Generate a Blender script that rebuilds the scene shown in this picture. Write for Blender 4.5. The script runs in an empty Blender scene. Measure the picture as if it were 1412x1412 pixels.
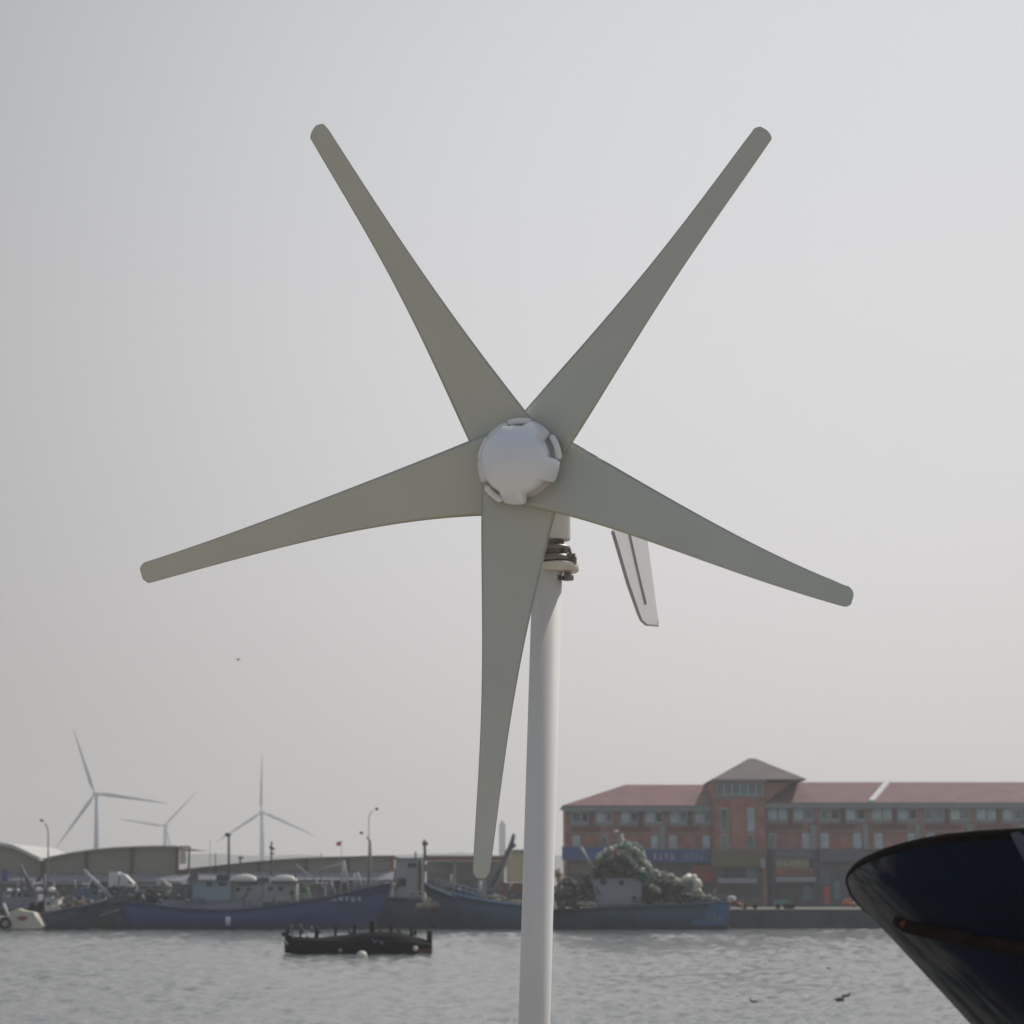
import bpy, math, random
from mathutils import Vector, Matrix, noise
R = math.radians
random.seed(7)
scene = bpy.context.scene
col = scene.collection

# ------------------------------------------------------------------ camera geometry
F = 2745.0; HOR = 1236.0; CX = 706.0; CAMH = 3.5
PITCH = math.atan((HOR-CX)/F); CP, SP = math.cos(PITCH), math.sin(PITCH)
def ray(px, py):
    a, b = (px-CX)/F, (CX-py)/F
    return Vector((a, CP-b*SP, SP+b*CP))
def W(px, py, D):
    d = ray(px, py)
    return d*(D/d.y) + Vector((0, 0, CAMH))

# ------------------------------------------------------------------ materials
def mat(name, c, rough=.6, metal=0, var=.12, scale=3.0, spec=.5, bump=0, c2=None, dirt=0):
    m = bpy.data.materials.new(name); m.use_nodes = True
    nt = m.node_tree; b = nt.nodes['Principled BSDF']
    b.inputs['Roughness'].default_value = rough; b.inputs['Metallic'].default_value = metal
    b.inputs['Specular IOR Level'].default_value = spec
    tc = nt.nodes.new('ShaderNodeTexCoord')
    n = nt.nodes.new('ShaderNodeTexNoise'); n.inputs['Scale'].default_value = scale; n.inputs['Detail'].default_value = 5
    nt.links.new(tc.outputs['Object'], n.inputs['Vector'])
    r = nt.nodes.new('ShaderNodeValToRGB')
    r.color_ramp.elements[0].position = .3; r.color_ramp.elements[1].position = .7
    a = [max(0, v*(1-var)) for v in c]; z = [min(1, v*(1+var)) for v in (c2 or c)]
    r.color_ramp.elements[0].color = (*a, 1); r.color_ramp.elements[1].color = (*z, 1)
    nt.links.new(n.outputs['Fac'], r.inputs['Fac']); nt.links.new(r.outputs['Color'], b.inputs['Base Color'])
    if bump:
        bm = nt.nodes.new('ShaderNodeBump'); bm.inputs['Strength'].default_value = bump
        nt.links.new(n.outputs['Fac'], bm.inputs['Height']); nt.links.new(bm.outputs['Normal'], b.inputs['Normal'])
    return m
M = {}
def m_(k, *a, **kw): M[k] = mat(k, *a, **kw)
m_('blade', (.60, .62, .545), rough=.38, var=.05, scale=4)
m_('spinner', (.88, .92, .98), metal=.12, rough=.15, var=.02)
m_('white_metal', (.74, .73, .72), rough=.4, var=.05, scale=8)
m_('pole_paint', (.76, .75, .735), spec=.25, rough=.6, var=.05, scale=6)
m_('polished', (.85, .86, .88), rough=.18, metal=1, var=.03)
m_('dark_steel', (.24, .22, .21), rough=.45, metal=.6, var=.3, scale=40)
m_('flange', (.68, .63, .56), rough=.55, var=.12, scale=30)
m_('vane', (.80, .79, .76), rough=.45, var=.04)
def translucent(m, f, c):
    nt = m.node_tree; b = nt.nodes['Principled BSDF']; t = nt.nodes.new('ShaderNodeBsdfTranslucent'); t.inputs['Color'].default_value = (*c, 1)
    x = nt.nodes.new('ShaderNodeMixShader'); x.inputs[0].default_value = f
    nt.links.new(b.outputs[0], x.inputs[1]); nt.links.new(t.outputs[0], x.inputs[2]); nt.links.new(x.outputs[0], nt.nodes['Material Output'].inputs['Surface'])
translucent(M['vane'], .78, (.98, .97, .94))
nt = M['vane'].node_tree; o_ = nt.nodes['Material Output']; l_ = o_.inputs['Surface'].links[0].from_socket
tr_ = nt.nodes.new('ShaderNodeBsdfTransparent'); mx_ = nt.nodes.new('ShaderNodeMixShader'); mx_.inputs[0].default_value = .58
nt.links.new(l_, mx_.inputs[1]); nt.links.new(tr_.outputs[0], mx_.inputs[2]); nt.links.new(mx_.outputs[0], o_.inputs['Surface'])
m_('vane_edge', (.42, .41, .40), rough=.5)
m_('brick', (.33, .155, .14), rough=.85, var=.25, scale=.6, c2=(.36, .185, .155))
m_('brick_warm', (.38, .20, .15), rough=.85, var=.2, scale=.6)
m_('brick_dark', (.18, .075, .07), rough=.85, var=.2)
m_('roof_tile', (.23, .125, .125), rough=.8, var=.14, scale=.4)
m_('roof_tower', (.15, .12, .125), rough=.8, var=.14, scale=.4)
m_('slate', (.26, .29, .30), rough=.7, var=.12)
m_('frame', (.54, .62, .64), rough=.5, var=.08)
m_('glass', (.12, .17, .19), rough=.12, var=.5, scale=.4)
m_('glass_dark', (.02, .028, .035), rough=.12, var=.4, scale=.5)
m_('curtain', (.40, .52, .56), rough=.4, var=.25, scale=.8)
m_('cream_band', (.38, .30, .25), rough=.8)
m_('white_trim', (.72, .72, .70), rough=.6)
m_('sign_blue', (.035, .10, .30), rough=.5, var=.15, scale=.5)
m_('sign_navy', (.035, .07, .26), rough=.5, var=.1)
m_('sign_olive', (.16, .145, .085), rough=.6)
m_('sign_ochre', (.30, .25, .13), rough=.6)
m_('sign_orange', (.36, .13, .07), rough=.6)
m_('sign_red', (.42, .06, .07), rough=.6)
m_('sign_grey', (.10, .12, .16), rough=.6)
m_('letter', (.26, .33, .42), rough=.6)
m_('letter_dark', (.10, .06, .05), rough=.6)
m_('red_panel', (.33, .06, .06), rough=.6)
m_('shop_dark', (.06, .07, .09), rough=.5, var=.4, scale=.7)
m_('teal', (.10, .22, .22), rough=.5)
m_('indigo', (.06, .07, .14), rough=.6)
m_('awning_lilac', (.36, .36, .42), rough=.6, var=.06)
m_('awning_fabric', (.27, .27, .32), rough=.7, var=.12, scale=.3)
m_('hall_panel', (.30, .285, .24), rough=.7, var=.08, scale=.2)
m_('hall_roof', (.62, .60, .57), rough=.5, var=.08, scale=.2)
m_('hall_column', (.14, .07, .06), rough=.6)
m_('hall_inner', (.11, .12, .15), rough=.8, var=.5, scale=.25)
m_('hall_inner_mid', (.20, .20, .22), rough=.8, var=.5, scale=.35)
m_('rust_beam', (.28, .12, .085), rough=.7)
m_('concrete', (.38, .33, .275), rough=.85, var=.15, scale=1.2, bump=.1)
m_('quay_wall', (.055, .065, .075), rough=.85, var=.35, scale=.5)
m_('quay_top', (.26, .25, .21), rough=.85, var=.2, scale=.3)
m_('land', (.20, .19, .16), rough=.9, var=.2, scale=.02)
m_('cream_wall', (.62, .55, .38), rough=.7, var=.05)
m_('hull_blue', (.012, .052, .155), rough=.5, var=.25, scale=.35)
m_('hull_navy', (.018, .048, .10), rough=.5, var=.3, scale=.35)
m_('hull_teal', (.015, .060, .105), rough=.5, var=.3, scale=.35)
m_('hull_light_blue', (.03, .11, .24), rough=.5, var=.2, scale=.5)
m_('hull_grey', (.05, .07, .078), rough=.6, var=.3, scale=.35)
m_('hull_black', (.008, .009, .012), spec=.15, rough=.8, var=.4, scale=1.5)
m_('tarp_black', (.007, .008, .014), rough=.5, var=.3, scale=2)
m_('boot', (.02, .018, .022), rough=.7, var=.4)
m_('boot_red', (.12, .025, .02), rough=.7, var=.3)
m_('cabin_blue', (.28, .36, .42), rough=.5, var=.08, scale=.6)
m_('cabin_grey', (.36, .365, .37), rough=.55, var=.12, scale=.5)
m_('cabin_lilac', (.32, .33, .39), rough=.55, var=.12, scale=.5)
m_('cabin_dark', (.13, .135, .15), rough=.6, var=.4, scale=.8)
m_('cabin_deepblue', (.06, .10, .17), rough=.5)
m_('boat_white', (.75, .74, .71), rough=.5, var=.08)
m_('boat_cream', (.66, .62, .50), rough=.5, var=.12, scale=.8)
m_('canopy', (.86, .83, .75), rough=.5, var=.04)
m_('mast', (.11, .12, .13), rough=.6)
m_('mast_light', (.42, .43, .46), rough=.6)
m_('net_cream', (.38, .39, .31), rough=.95, var=.45, scale=1.6, bump=.6, c2=(.46, .46, .38))
m_('net_green', (.10, .20, .16), rough=.95, var=.5, scale=1.6, bump=.6, c2=(.22, .30, .23))
m_('net_dark', (.045, .055, .055), rough=.95, var=.6, scale=1.3, bump=.6, c2=(.11, .11, .10))
m_('net_teal', (.03, .17, .12), rough=.9, var=.3)
m_('gear', (.10, .10, .095), rough=.9, var=.6, scale=1.2, c2=(.14, .13, .12))
m_('tarp_beige', (.36, .29, .22), rough=.8, var=.2)
m_('tarp_blue', (.04, .10, .24), rough=.6)
m_('rope', (.35, .33, .28), rough=.9)
m_('orange', (.55, .12, .05), rough=.6)
m_('green', (.04, .12, .06), rough=.8, var=.4)
m_('pale_pink', (.62, .52, .46), rough=.7)
m_('rubber', (.012, .009, .006), spec=.1, rough=.8, var=.4, scale=8)
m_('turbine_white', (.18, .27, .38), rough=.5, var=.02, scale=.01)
m_('lamp_metal', (.26, .27, .28), rough=.5)
m_('lamp_dark', (.06, .06, .06), rough=.5)
m_('hill', (.10, .14, .14), rough=.95, var=.15, scale=.004)
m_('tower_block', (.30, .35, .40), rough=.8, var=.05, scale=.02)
m_('bird', (.05, .045, .04), rough=.9)
m_('buoy', (.72, .72, .62), rough=.5, var=.1)
m_('flag', (.55, .06, .06), rough=.7)
m_('foliage', (.05, .075, .045), rough=.95, var=.5, scale=1)

# ------------------------------------------------------------------ mesh builder
class MB:
    def __init__(s): s.v = []; s.f = []; s.sm = []
    def add(s, vs, fs, smooth=False):
        o = len(s.v); s.v += [Vector(v) for v in vs]
        for f in fs: s.f.append([i+o for i in f]); s.sm.append(smooth)
        return s
    def box(s, x0, x1, y0, y1, z0, z1, taper=0):
        x0, x1 = sorted((x0, x1)); z0, z1 = sorted((z0, z1))
        vs = [(x, y, z) for z in (z0, z1) for (x, y) in ((x0, y0), (x1, y0), (x1, y1), (x0, y1))]
        return s.add(vs, [(3, 2, 1, 0), (4, 5, 6, 7), (0, 1, 5, 4), (1, 2, 6, 5), (2, 3, 7, 6), (3, 0, 4, 7)])
    def bpx(s, a, b, c, d, D, dep=.3):
        """box whose front face spans the measured rectangle a..c, b..d at distance D"""
        m = (b+d)/2
        x0, x1 = W(a, m, D).x, W(c, m, D).x
        z0, z1 = W((a+c)/2, d, D).z, W((a+c)/2, b, D).z
        return s.box(x0, x1, D, D+dep, z0, z1)
    def tube(s, pts, r, n=8, cap=True, smooth=True):
        pts = [Vector(p) for p in pts]; rs = r if isinstance(r, (list, tuple)) else [r]*len(pts)
        vs = []; prev = None
        for i, p in enumerate(pts):
            t = (pts[min(i+1, len(pts)-1)]-pts[max(i-1, 0)]).normalized()
            if prev is None:
                u = t.orthogonal().normalized()
            else:
                u = (prev - t*prev.dot(t)).normalized()
            prev = u; w = t.cross(u)
            for k in range(n):
                a = 2*math.pi*k/n
                vs.append(p+(u*math.cos(a)+w*math.sin(a))*rs[i])
        fs = [(i*n+k, i*n+(k+1) % n, (i+1)*n+(k+1) % n, (i+1)*n+k) for i in range(len(pts)-1) for k in range(n)]
        s.add(vs, fs, smooth)
        if cap:
            o = len(s.v)-len(vs)
            s.f.append([o+k for k in range(n)][::-1]); s.sm.append(False)
            s.f.append([o+(len(pts)-1)*n+k for k in range(n)]); s.sm.append(False)
        return s
    def tpx(s, pts, D, r, n=6):
        return s.tube([W(x, y, D) for x, y in pts], r, n)
    def lathe(s, c, axis, prof, n=32, smooth=True):
        """prof: list of (radius, distance along axis)"""
        axis = Vector(axis).normalized(); c = Vector(c)
        u = axis.orthogonal().normalized(); w = axis.cross(u); vs = []
        for (r, h) in prof:
            for k in range(n):
                a = 2*math.pi*k/n
                vs.append(c+axis*h+(u*math.cos(a)+w*math.sin(a))*r)
        fs = [(i*n+k, i*n+(k+1) % n, (i+1)*n+(k+1) % n, (i+1)*n+k) for i in range(len(prof)-1) for k in range(n)]
        return s.add(vs, fs, smooth)
    def ball(s, c, rx, ry=None, rz=None, seg=14, rng=8, nz=0, nscale=1, seed=0):
        ry = ry or rx; rz = rz or rx; c = Vector(c); vs = [c+Vector((0, 0, rz))]
        for i in range(1, rng):
            t = math.pi*i/rng
            for k in range(seg):
                a = 2*math.pi*k/seg
                d = Vector((math.sin(t)*math.cos(a), math.sin(t)*math.sin(a), math.cos(t)))
                q = 1+nz*noise.noise(d*nscale+Vector((seed*3.1, seed*1.7, seed)))
                vs.append(c+Vector((d.x*rx, d.y*ry, d.z*rz))*q)
        vs.append(c-Vector((0, 0, rz)))
        fs = [(0, 1+k, 1+(k+1) % seg) for k in range(seg)]
        for i in range(rng-2):
            for k in range(seg):
                a = 1+i*seg+k; b = 1+i*seg+(k+1) % seg
                fs.append((a, a+seg, b+seg, b))
        L = 1+(rng-2)*seg
        fs += [(L+k, len(vs)-1, L+(k+1) % seg) for k in range(seg)]
        return s.add(vs, fs, True)
    def prism_px(s, poly, D, dep):
        """outline of a real solid with depth dep"""
        a = [W(x, y, D) for x, y in poly]; b = [p+Vector((0, dep, 0)) for p in a]; n = len(a)
        return s.add(a+b, [list(range(n)), list(range(2*n-1, n-1, -1))]+[(i, i+n, (i+1) % n+n, (i+1) % n) for i in range(n)])
    def build(s, name, m, parent=None):
        org = Vector((0, 0, 0)); q = parent
        while q is not None:
            org += q.location; q = q.parent
        me = bpy.data.meshes.new(name)
        if parent is None:                         # a thing of one mesh: origin at its base centre
            xs = [v.x for v in s.v]; ys = [v.y for v in s.v]; zs = [v.z for v in s.v]
            org = Vector(((min(xs)+max(xs))/2, (min(ys)+max(ys))/2, min(zs)))
        me.from_pydata([v-org for v in s.v], [], s.f); me.update()
        me.polygons.foreach_set('use_smooth', s.sm)
        me.materials.append(M[m] if isinstance(m, str) else m)
        o = bpy.data.objects.new(name, me); col.objects.link(o)
        if parent is None: o.location = org
        else: o.parent = parent
        import bmesh
        bm = bmesh.new(); bm.from_mesh(me); bmesh.ops.recalc_face_normals(bm, faces=bm.faces); bm.to_mesh(me); bm.free()
        return o
def tag(o, label=None, cat=None, group=None, kind=None):
    for k, v in (('label', label), ('category', cat), ('group', group), ('kind', kind)):
        if v: o[k] = v
    return o
def empty(name, loc, label, cat, group=None):
    o = bpy.data.objects.new(name, None); col.objects.link(o); o.location = loc; o.empty_display_size = .3
    return tag(o, label, cat, group)
def copy_tree(o, parent=None):
    c = o.copy(); col.objects.link(c); c.parent = parent
    for ch in [x for x in bpy.data.objects if x.parent is o]: copy_tree(ch, c)
    return c
def lerp(a, b, t): return a+(b-a)*t
def poly_at(pts, x):
    if x <= pts[0][0]: return pts[0][1]
    for (x0, y0), (x1, y1) in zip(pts, pts[1:]):
        if x <= x1: return lerp(y0, y1, (x-x0)/(x1-x0))
    return pts[-1][1]
def smooth_at(pts, x):
    # catmull-rom style smoothing of poly_at
    w = (pts[-1][0]-pts[0][0])*.03
    return sum(poly_at(pts, x+k*w) for k in (-1, 0, 1))/3

# ------------------------------------------------------------------ SETTING
def structure(o): o['kind'] = 'structure'; return o
WATER_Y = 7.0
wmb = MB(); rows = []; yy = 40.0
while yy < 224: rows.append(yy); yy += max(.24, .0042*yy)
rows.append(224.0); NXW = 170; WS = .6/NXW; wv = []
for y in rows:
    for k in range(-NXW, NXW+1):
        x = k*WS*y
        fade = min(1, (y-40)/6, (224-y)/4, (NXW-abs(k))/12)
        h = .035*noise.noise(Vector((x*.6+.15*y, y*.34, 0)))+.050*noise.noise(Vector((x*1.7+.3*y, y*.62-.3*x, 7)))+.042*noise.noise(Vector((x*4.0-.4*y, y*1.3+.5*x, 13)))
        h *= 2.1+1.7*noise.noise(Vector((x*.07, y*.03, 31)))
        wv.append((x, y, h*max(0, fade)))
CW = 2*NXW+1; NR = len(rows)
wmb.add(wv, [(i*CW+k, i*CW+k+1, (i+1)*CW+k+1, (i+1)*CW+k) for i in range(NR-1) for k in range(CW-1)], True)
q0, q1 = .6*40, .6*224
for pv_ in ([(-3000, WATER_Y-1.5), (3000, WATER_Y-1.5), (3000, 40), (q0, 40), (-q0, 40), (-3000, 40)], [(-3000, 40), (-q0, 40), (-q1, 224), (-3000, 224)], [(q0, 40), (3000, 40), (3000, 224), (q1, 224)], [(-3000, 224), (-q1, 224), (q1, 224), (3000, 224), (3000, 3000), (-3000, 3000)]):
    wmb.add([(x, y, 0) for x, y in pv_], [tuple(range(len(pv_)))])
wm = bpy.data.materials.new('water'); wm.use_nodes = True; nt = wm.node_tree; b = nt.nodes['Principled BSDF']
b.inputs['Base Color'].default_value = (.165, .182, .185, 1); b.inputs['Roughness'].default_value = .09; b.inputs['IOR'].default_value = 1.333
tc = nt.nodes.new('ShaderNodeTexCoord'); hs = None
for (sx, sy, sc, st, det) in ((1.0, .45, 3.2, .42, 4), (1.0, .6, 8.0, .12, 3)):
    mp = nt.nodes.new('ShaderNodeMapping'); mp.inputs['Scale'].default_value = (sx, sy, 1); mp.inputs['Rotation'].default_value = (0, 0, .35*sc % .6)
    n = nt.nodes.new('ShaderNodeTexNoise'); n.inputs['Scale'].default_value = sc; n.inputs['Detail'].default_value = det; n.inputs['Roughness'].default_value = .55
    n.inputs['Distortion'].default_value = .4
    mu = nt.nodes.new('ShaderNodeMath'); mu.operation = 'MULTIPLY'; mu.inputs[1].default_value = st
    nt.links.new(tc.outputs['Object'], mp.inputs['Vector']); nt.links.new(mp.outputs['Vector'], n.inputs['Vector']); nt.links.new(n.outputs['Fac'], mu.inputs[0])
    if hs is None: hs = mu.outputs[0]
    else:
        ad = nt.nodes.new('ShaderNodeMath'); nt.links.new(hs, ad.inputs[0]); nt.links.new(mu.outputs[0], ad.inputs[1]); hs = ad.outputs[0]
bp = nt.nodes.new('ShaderNodeBump'); bp.inputs['Strength'].default_value = 1.0; bp.inputs['Distance'].default_value = .20
nt.links.new(hs, bp.inputs['Height']); nt.links.new(bp.outputs['Normal'], b.inputs['Normal'])
structure(wmb.build('water', wm))
structure(MB().box(-30, 30, -25, WATER_Y, -2, 2.0).build('near_quay', 'concrete'))
DQ = 226.0
structure(MB().box(-900, 900, DQ, DQ+2.2, -3, 2.0).build('far_quay_wall', 'quay_wall'))
structure(MB().box(-900, 900, DQ+.05, DQ+1.8, 2.0, 2.12).build('far_quay_kerb', 'quay_top'))
structure(MB().box(-2500, 2500, DQ+2.2, 2900, -3, 2.0).build('far_land', 'land'))
def ridge(name, D, pts, depth):
    vs = []; n = len(pts)
    for (x, y) in pts:
        p = W(x, y, D); vs += [(p.x, D-depth, 1.9), (p.x, D, p.z), (p.x, D+depth, 1.9)]
    fs = [(i*3+k, i*3+k+1, i*3+k+4, i*3+k+3) for i in range(n-1) for k in (0, 1)]
    return MB().add(vs, fs, True).build(name, 'hill')
hp = []
for i in range(0, 101):
    x = -400+i*22; base = 1187-9*math.exp(-((x-290)/120)**2)-10*math.exp(-((x-620)/200)**2)
    hp.append((x, base-5*noise.noise(Vector((i*.31, 0, 0)))))
structure(ridge('hills', 2300, hp, 250))

# ------------------------------------------------------------------ THE FIVE-BLADED TURBINE
HUBPX = (722, 640); HD = 3.3
yaw, pit = R(-20), R(-3)
Nv = Vector((math.sin(yaw)*math.cos(pit), -math.cos(yaw)*math.cos(pit), math.sin(pit)))
C0 = W(*HUBPX, HD); CAM = Vector((0, 0, CAMH)); KC = .085; RR = .68
def onplane(px, py, h):
    d = ray(px, py); q = C0+Nv*h
    return CAM + d*((q-CAM).dot(Nv)/d.dot(Nv))
pole_top_px = (754.5, 800)
DP = 3.47
base = W(737, 1400, DP); top = W(754.5, 790, DP)
pdir = (top-base).normalized()
foot = base - pdir*((base.z-2.0)/pdir.z)
turb = empty('small_wind_turbine', foot, 'white five-bladed wind turbine on a slim leaning pole in the foreground', 'wind turbine')
Bl = [  # (cw edge root->tip), (ccw edge root->tip)
 ([(752, 600), (725, 566.8), (678, 506), (633.5, 446.5), (593, 390.5), (566.4, 351), (527.5, 293.5), (499, 249.5), (470.8, 206.7), (455, 181.5), (450, 174), (445, 170.5)],
  [(668, 652), (645.6, 608), (610, 528), (582.5, 469), (540, 386), (519, 348), (492, 301), (470.8, 262.5), (446.7, 222), (428, 191), (427, 183), (436, 172.5)]),
 ([(781, 624), (791.3, 607.6), (836, 536), (882.7, 461), (923, 397), (957.4, 346), (1002, 280.5), (1033, 238), (1053, 207), (1064, 192), (1064.5, 186), (1057, 179)],
  [(696, 597), (724.4, 566), (763.7, 519), (827.4, 448), (880.5, 384.6), (908.5, 350), (956.7, 288.8), (1002, 228), (1027, 194), (1039.5, 177.8), (1044, 174.5), (1049, 174.5)]),
 ([(700, 585), (645.7, 608.5), (605, 624.5), (534, 652.8), (445.6, 687.5), (357, 720.5), (268.5, 752.5), (225, 767), (199, 775.5), (194, 779), (192.8, 785)],
  [(716, 711), (661.6, 711.5), (605, 715.5), (551.8, 721.5), (498.7, 731), (410, 750), (321.6, 772), (250.8, 792), (206, 804), (199, 802), (196, 797)]),
 ([(716, 697), (760, 706), (791, 714), (869, 737.5), (947, 765), (1009, 788), (1071.6, 808.5), (1134, 827.5), (1163, 836.5), (1169, 837.5), (1173.5, 833)],
  [(744, 583), (791, 609.8), (844, 642.5), (894, 669.5), (953, 703), (1009, 735), (1071.6, 766), (1134, 793.3), (1170, 808.5), (1177, 813), (1177.3, 821)]),
 ([(667, 640), (663, 685), (663.7, 714), (664.8, 786), (664.4, 871), (663.7, 977), (661.6, 1010), (658.4, 1087), (655, 1150), (651.8, 1202), (653, 1208), (658, 1211)],
  [(768, 690), (767, 703), (766, 714), (748.7, 773), (731.7, 847), (714.7, 931), (706, 980), (699.8, 1025), (689, 1100), (681.8, 1152), (675.5, 1202), (673, 1208), (667, 1211.5)])]
import numpy as np
def resample(pts, ts):
    """smooth cubic-like edge through the measured points, then the rounded tip corner"""
    P = np.array(pts, float); main = P[:-2]; o = main[0]; ax = (main[-1]-o); L = np.hypot(*ax); ax = ax/L; nx = np.array([-ax[1], ax[0]])
    u = (main-o)@ax/L; v = (main-o)@nx
    wts = np.ones(len(u)); wts[1:] = 1.5; wts[-1] = 6
    c = np.polyfit(u, v, 4, w=wts)
    out = []
    e = o+ax*L+nx*np.polyval(c, 1.0)
    for t in ts:
        if t <= .94:
            q = t/.94; out.append(Vector(o+ax*L*q+nx*np.polyval(c, q)))
        else:
            k = (t-.94)/.06; out.append(Vector(e*(1-k)**2+P[-2]*2*k*(1-k)+P[-1]*k*k))
    return out
ts = [i/26*.94 for i in range(27)]+[.95, .958, .966, .974, .982, .988, .994, 1.0]
for cw, ccw in Bl:
    A = resample(cw, ts); B = resample(ccw, ts); mb = MB(); NS = 9; ring = 2*NS; vs = []
    for i, t in enumerate(ts):
        h0 = 0
        a = onplane(*A[i], 0); c = onplane(*B[i], 0); r = ((a+c)/2-C0).length; ch = (a-c).length
        cone = KC*(max(0, r-.06)/RR)**1.15
        tw = math.tan(R(lerp(15, 6, min(1, r/.6))))
        edge_w = 1 if r > .12 else max(0, (r-.03)/.09)
        a = onplane(*A[i], cone+tw*ch/2*edge_w*1.0+.004); c = onplane(*B[i], cone-tw*ch/2*edge_w-.004*edge_w)
        chord = c-a; nl = Nv.normalized(); nl = (nl - chord.normalized()*nl.dot(chord.normalized())).normalized()
        th = max(.0022, .085*ch)
        if t > .975: th *= lerp(1, .45, (t-.975)/.025)
        for k in range(NS+1):
            x = k/NS; x = x*x*(3-2*x)*.5+x*.5
            f = math.sqrt(max(0, x))*(1-x)*2.0+.02
            vs.append(a+chord*x+nl*(th*.38*f-.03*ch*math.sin(math.pi*x)))
        for k in range(NS-1, 0, -1):
            x = k/NS; x = x*x*(3-2*x)*.5+x*.5
            f = math.sqrt(x)*(1-x)*2.0+.02
            vs.append(a+chord*x-nl*(th*.8*f+.03*ch*math.sin(math.pi*x)))
    fs = [(i*ring+k, i*ring+(k+1) % ring, (i+1)*ring+(k+1) % ring, (i+1)*ring+k) for i in range(len(ts)-1) for k in range(ring)]
    mb.add(vs, fs, True); n = len(ts)
    mb.f.append(list(range((n-1)*ring, n*ring))); mb.sm.append(False)
    mb.f.append(list(range(ring))[::-1]); mb.sm.append(False)
    mb.build('blade', 'blade', turb)
# spinner: dome with five lobes over the blade roots
Ux = Vector((math.cos(yaw), math.sin(yaw), 0)); Vx = Nv.cross(Ux).normalized()
if Vx.z < 0: Vx = -Vx
def rot_pt(r, a, h): return C0+(Ux*math.cos(a)+Vx*math.sin(a))*r+Nv*h
lobes = [R(121), R(54), R(190), R(-18), R(263)]
def lobe_f(a):
    best = max(math.cos(a-l) for l in lobes)
    ang = math.degrees(math.acos(max(-1, min(1, best))))
    return max(0, min(1, (21-ang)/7))
NSEG = 120; vs = []; rings = []
for j in range(15):
    t = 1-(1-j/14)**1.15
    for k in range(NSEG):
        a = 2*math.pi*k/NSEG; lf = lobe_f(a); lf = lf*lf*(3-2*lf)
        ph = t*math.pi/2
        r = .0600*math.sin(ph) if t else .0005
        k2 = max(0, (t-.70)/.30); r += .0135*lf*k2-.001*(1-lf)*k2
        h = .042+.046*math.cos(ph)
        vs.append(rot_pt(r, a, h-.010*lf*k2-.004*k2*k2))
    rings.append(j)
for k in range(NSEG):
    a = 2*math.pi*k/NSEG; lf = lobe_f(a); lf = lf*lf*(3-2*lf)
    vs.append(rot_pt((.0595+.0135*lf)*.97, a, .026-.010*lf))
fs = [(j*NSEG+k, j*NSEG+(k+1) % NSEG, (j+1)*NSEG+(k+1) % NSEG, (j+1)*NSEG+k) for j in range(15) for k in range(NSEG)]
MB().add(vs, fs, True).build('spinner', 'spinner', turb)
m_('hub_white', (.93, .93, .92), rough=.15, var=.01)
def rim_arc(c_deg, half, r=.0705, mr=.0058, h=.022):
    P = [rot_pt(r, R(c_deg+half*(k/12*2-1)), h) for k in range(13)]
    MB().tube(P, [mr*.5]+[mr]*11+[mr*.5], 10).build('hub_rim_segment', 'hub_white', turb)
for (cd, hf) in ((88, 18), (156, 17), (227, 16), (18, 18)): rim_arc(cd, hf)
MB().lathe(C0, Nv, [(.0, .012), (.058, .012), (.060, -.03), (.055, -.035), (0, -.036)], 48).build('hub', 'white_metal', turb)
MB().lathe(C0, Nv, [(.0, -.036), (.062, -.037), (.0655, -.045), (.0655, -.17), (.062, -.185), (.048, -.20), (.028, -.225), (0, -.226)], 48).build('nacelle', 'white_metal', turb)
# neck, yaw bearing, flange and pole, all on the pole axis
def PA(py): # point on axis at image height
    t = (py-1400)/(790-1400); x = lerp(737, 754.5, t); return W(x, py, DP)
def AX(py0, py1, dx=0): return PA(py0)+Vector((dx, 0, 0)), PA(py1)+Vector((dx, 0, 0))
dxn = 12*DP/F
ns = W(768, 700, DP); ne = W(768.5, 745, DP)
MB().lathe(ne, (ns-ne), [(.0, 0), (.0225, 0), (.0235, .003), (.0235, .075), (.032, .10)], 32).build('neck', 'pole_paint', turb)
yb = MB(); q = W(762, 776, DP); up = Vector((0, 0, 1))
yb.lathe(q, up, [(0, 0), (.036, 0), (.038, .006), (.034, .012), (.027, .014), (.027, .020), (.033, .022), (.031, .029), (.021, .031), (.020, .04)], 28)
yb.build('yaw_bearing', 'dark_steel', turb)
for (bx, by, rr_) in ((786, 768, .0055), (791, 771, .0055), (770, 764, .005), (779, 760, .0045)):
    p = W(bx, by, DP-.02); MB().lathe(p-Vector((0, 0, .008)), up, [(0, 0), (rr_, 0), (rr_, .012), (rr_*.6, .013), (rr_*.6, .018), (0, .018)], 6, False).build('bolt', 'dark_steel', turb)
MB().lathe(W(768, 789, DP), up, [(0, 0), (.036, 0), (.0385, .002), (.0385, .013), (.036, .015), (0, .015)], 40).build('flange', 'flange', turb)
for (bx, rr_) in ((783, .0105), (768, .008)):
    p = W(bx, 800, DP-.012); MB().lathe(p, up, [(0, 0), (rr_, 0), (rr_, .008), (rr_*.6, .009), (rr_*.6, .014), (0, .014)], 6, False).build('bolt', 'dark_steel', turb)
pr = 21.2*DP/F*.985
tp = W(754.6, 788, DP)
MB().tube([foot, foot+(tp-foot)*.5, tp], [pr*1.06, pr*1.03, pr], 48).build('pole', 'pole_paint', turb)
MB().lathe(foot, up, [(0, 0), (.10, 0), (.10, .012), (.04, .012), (.034, .05), (.0, .05)], 32).build('base_plate', 'white_metal', turb)
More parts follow.
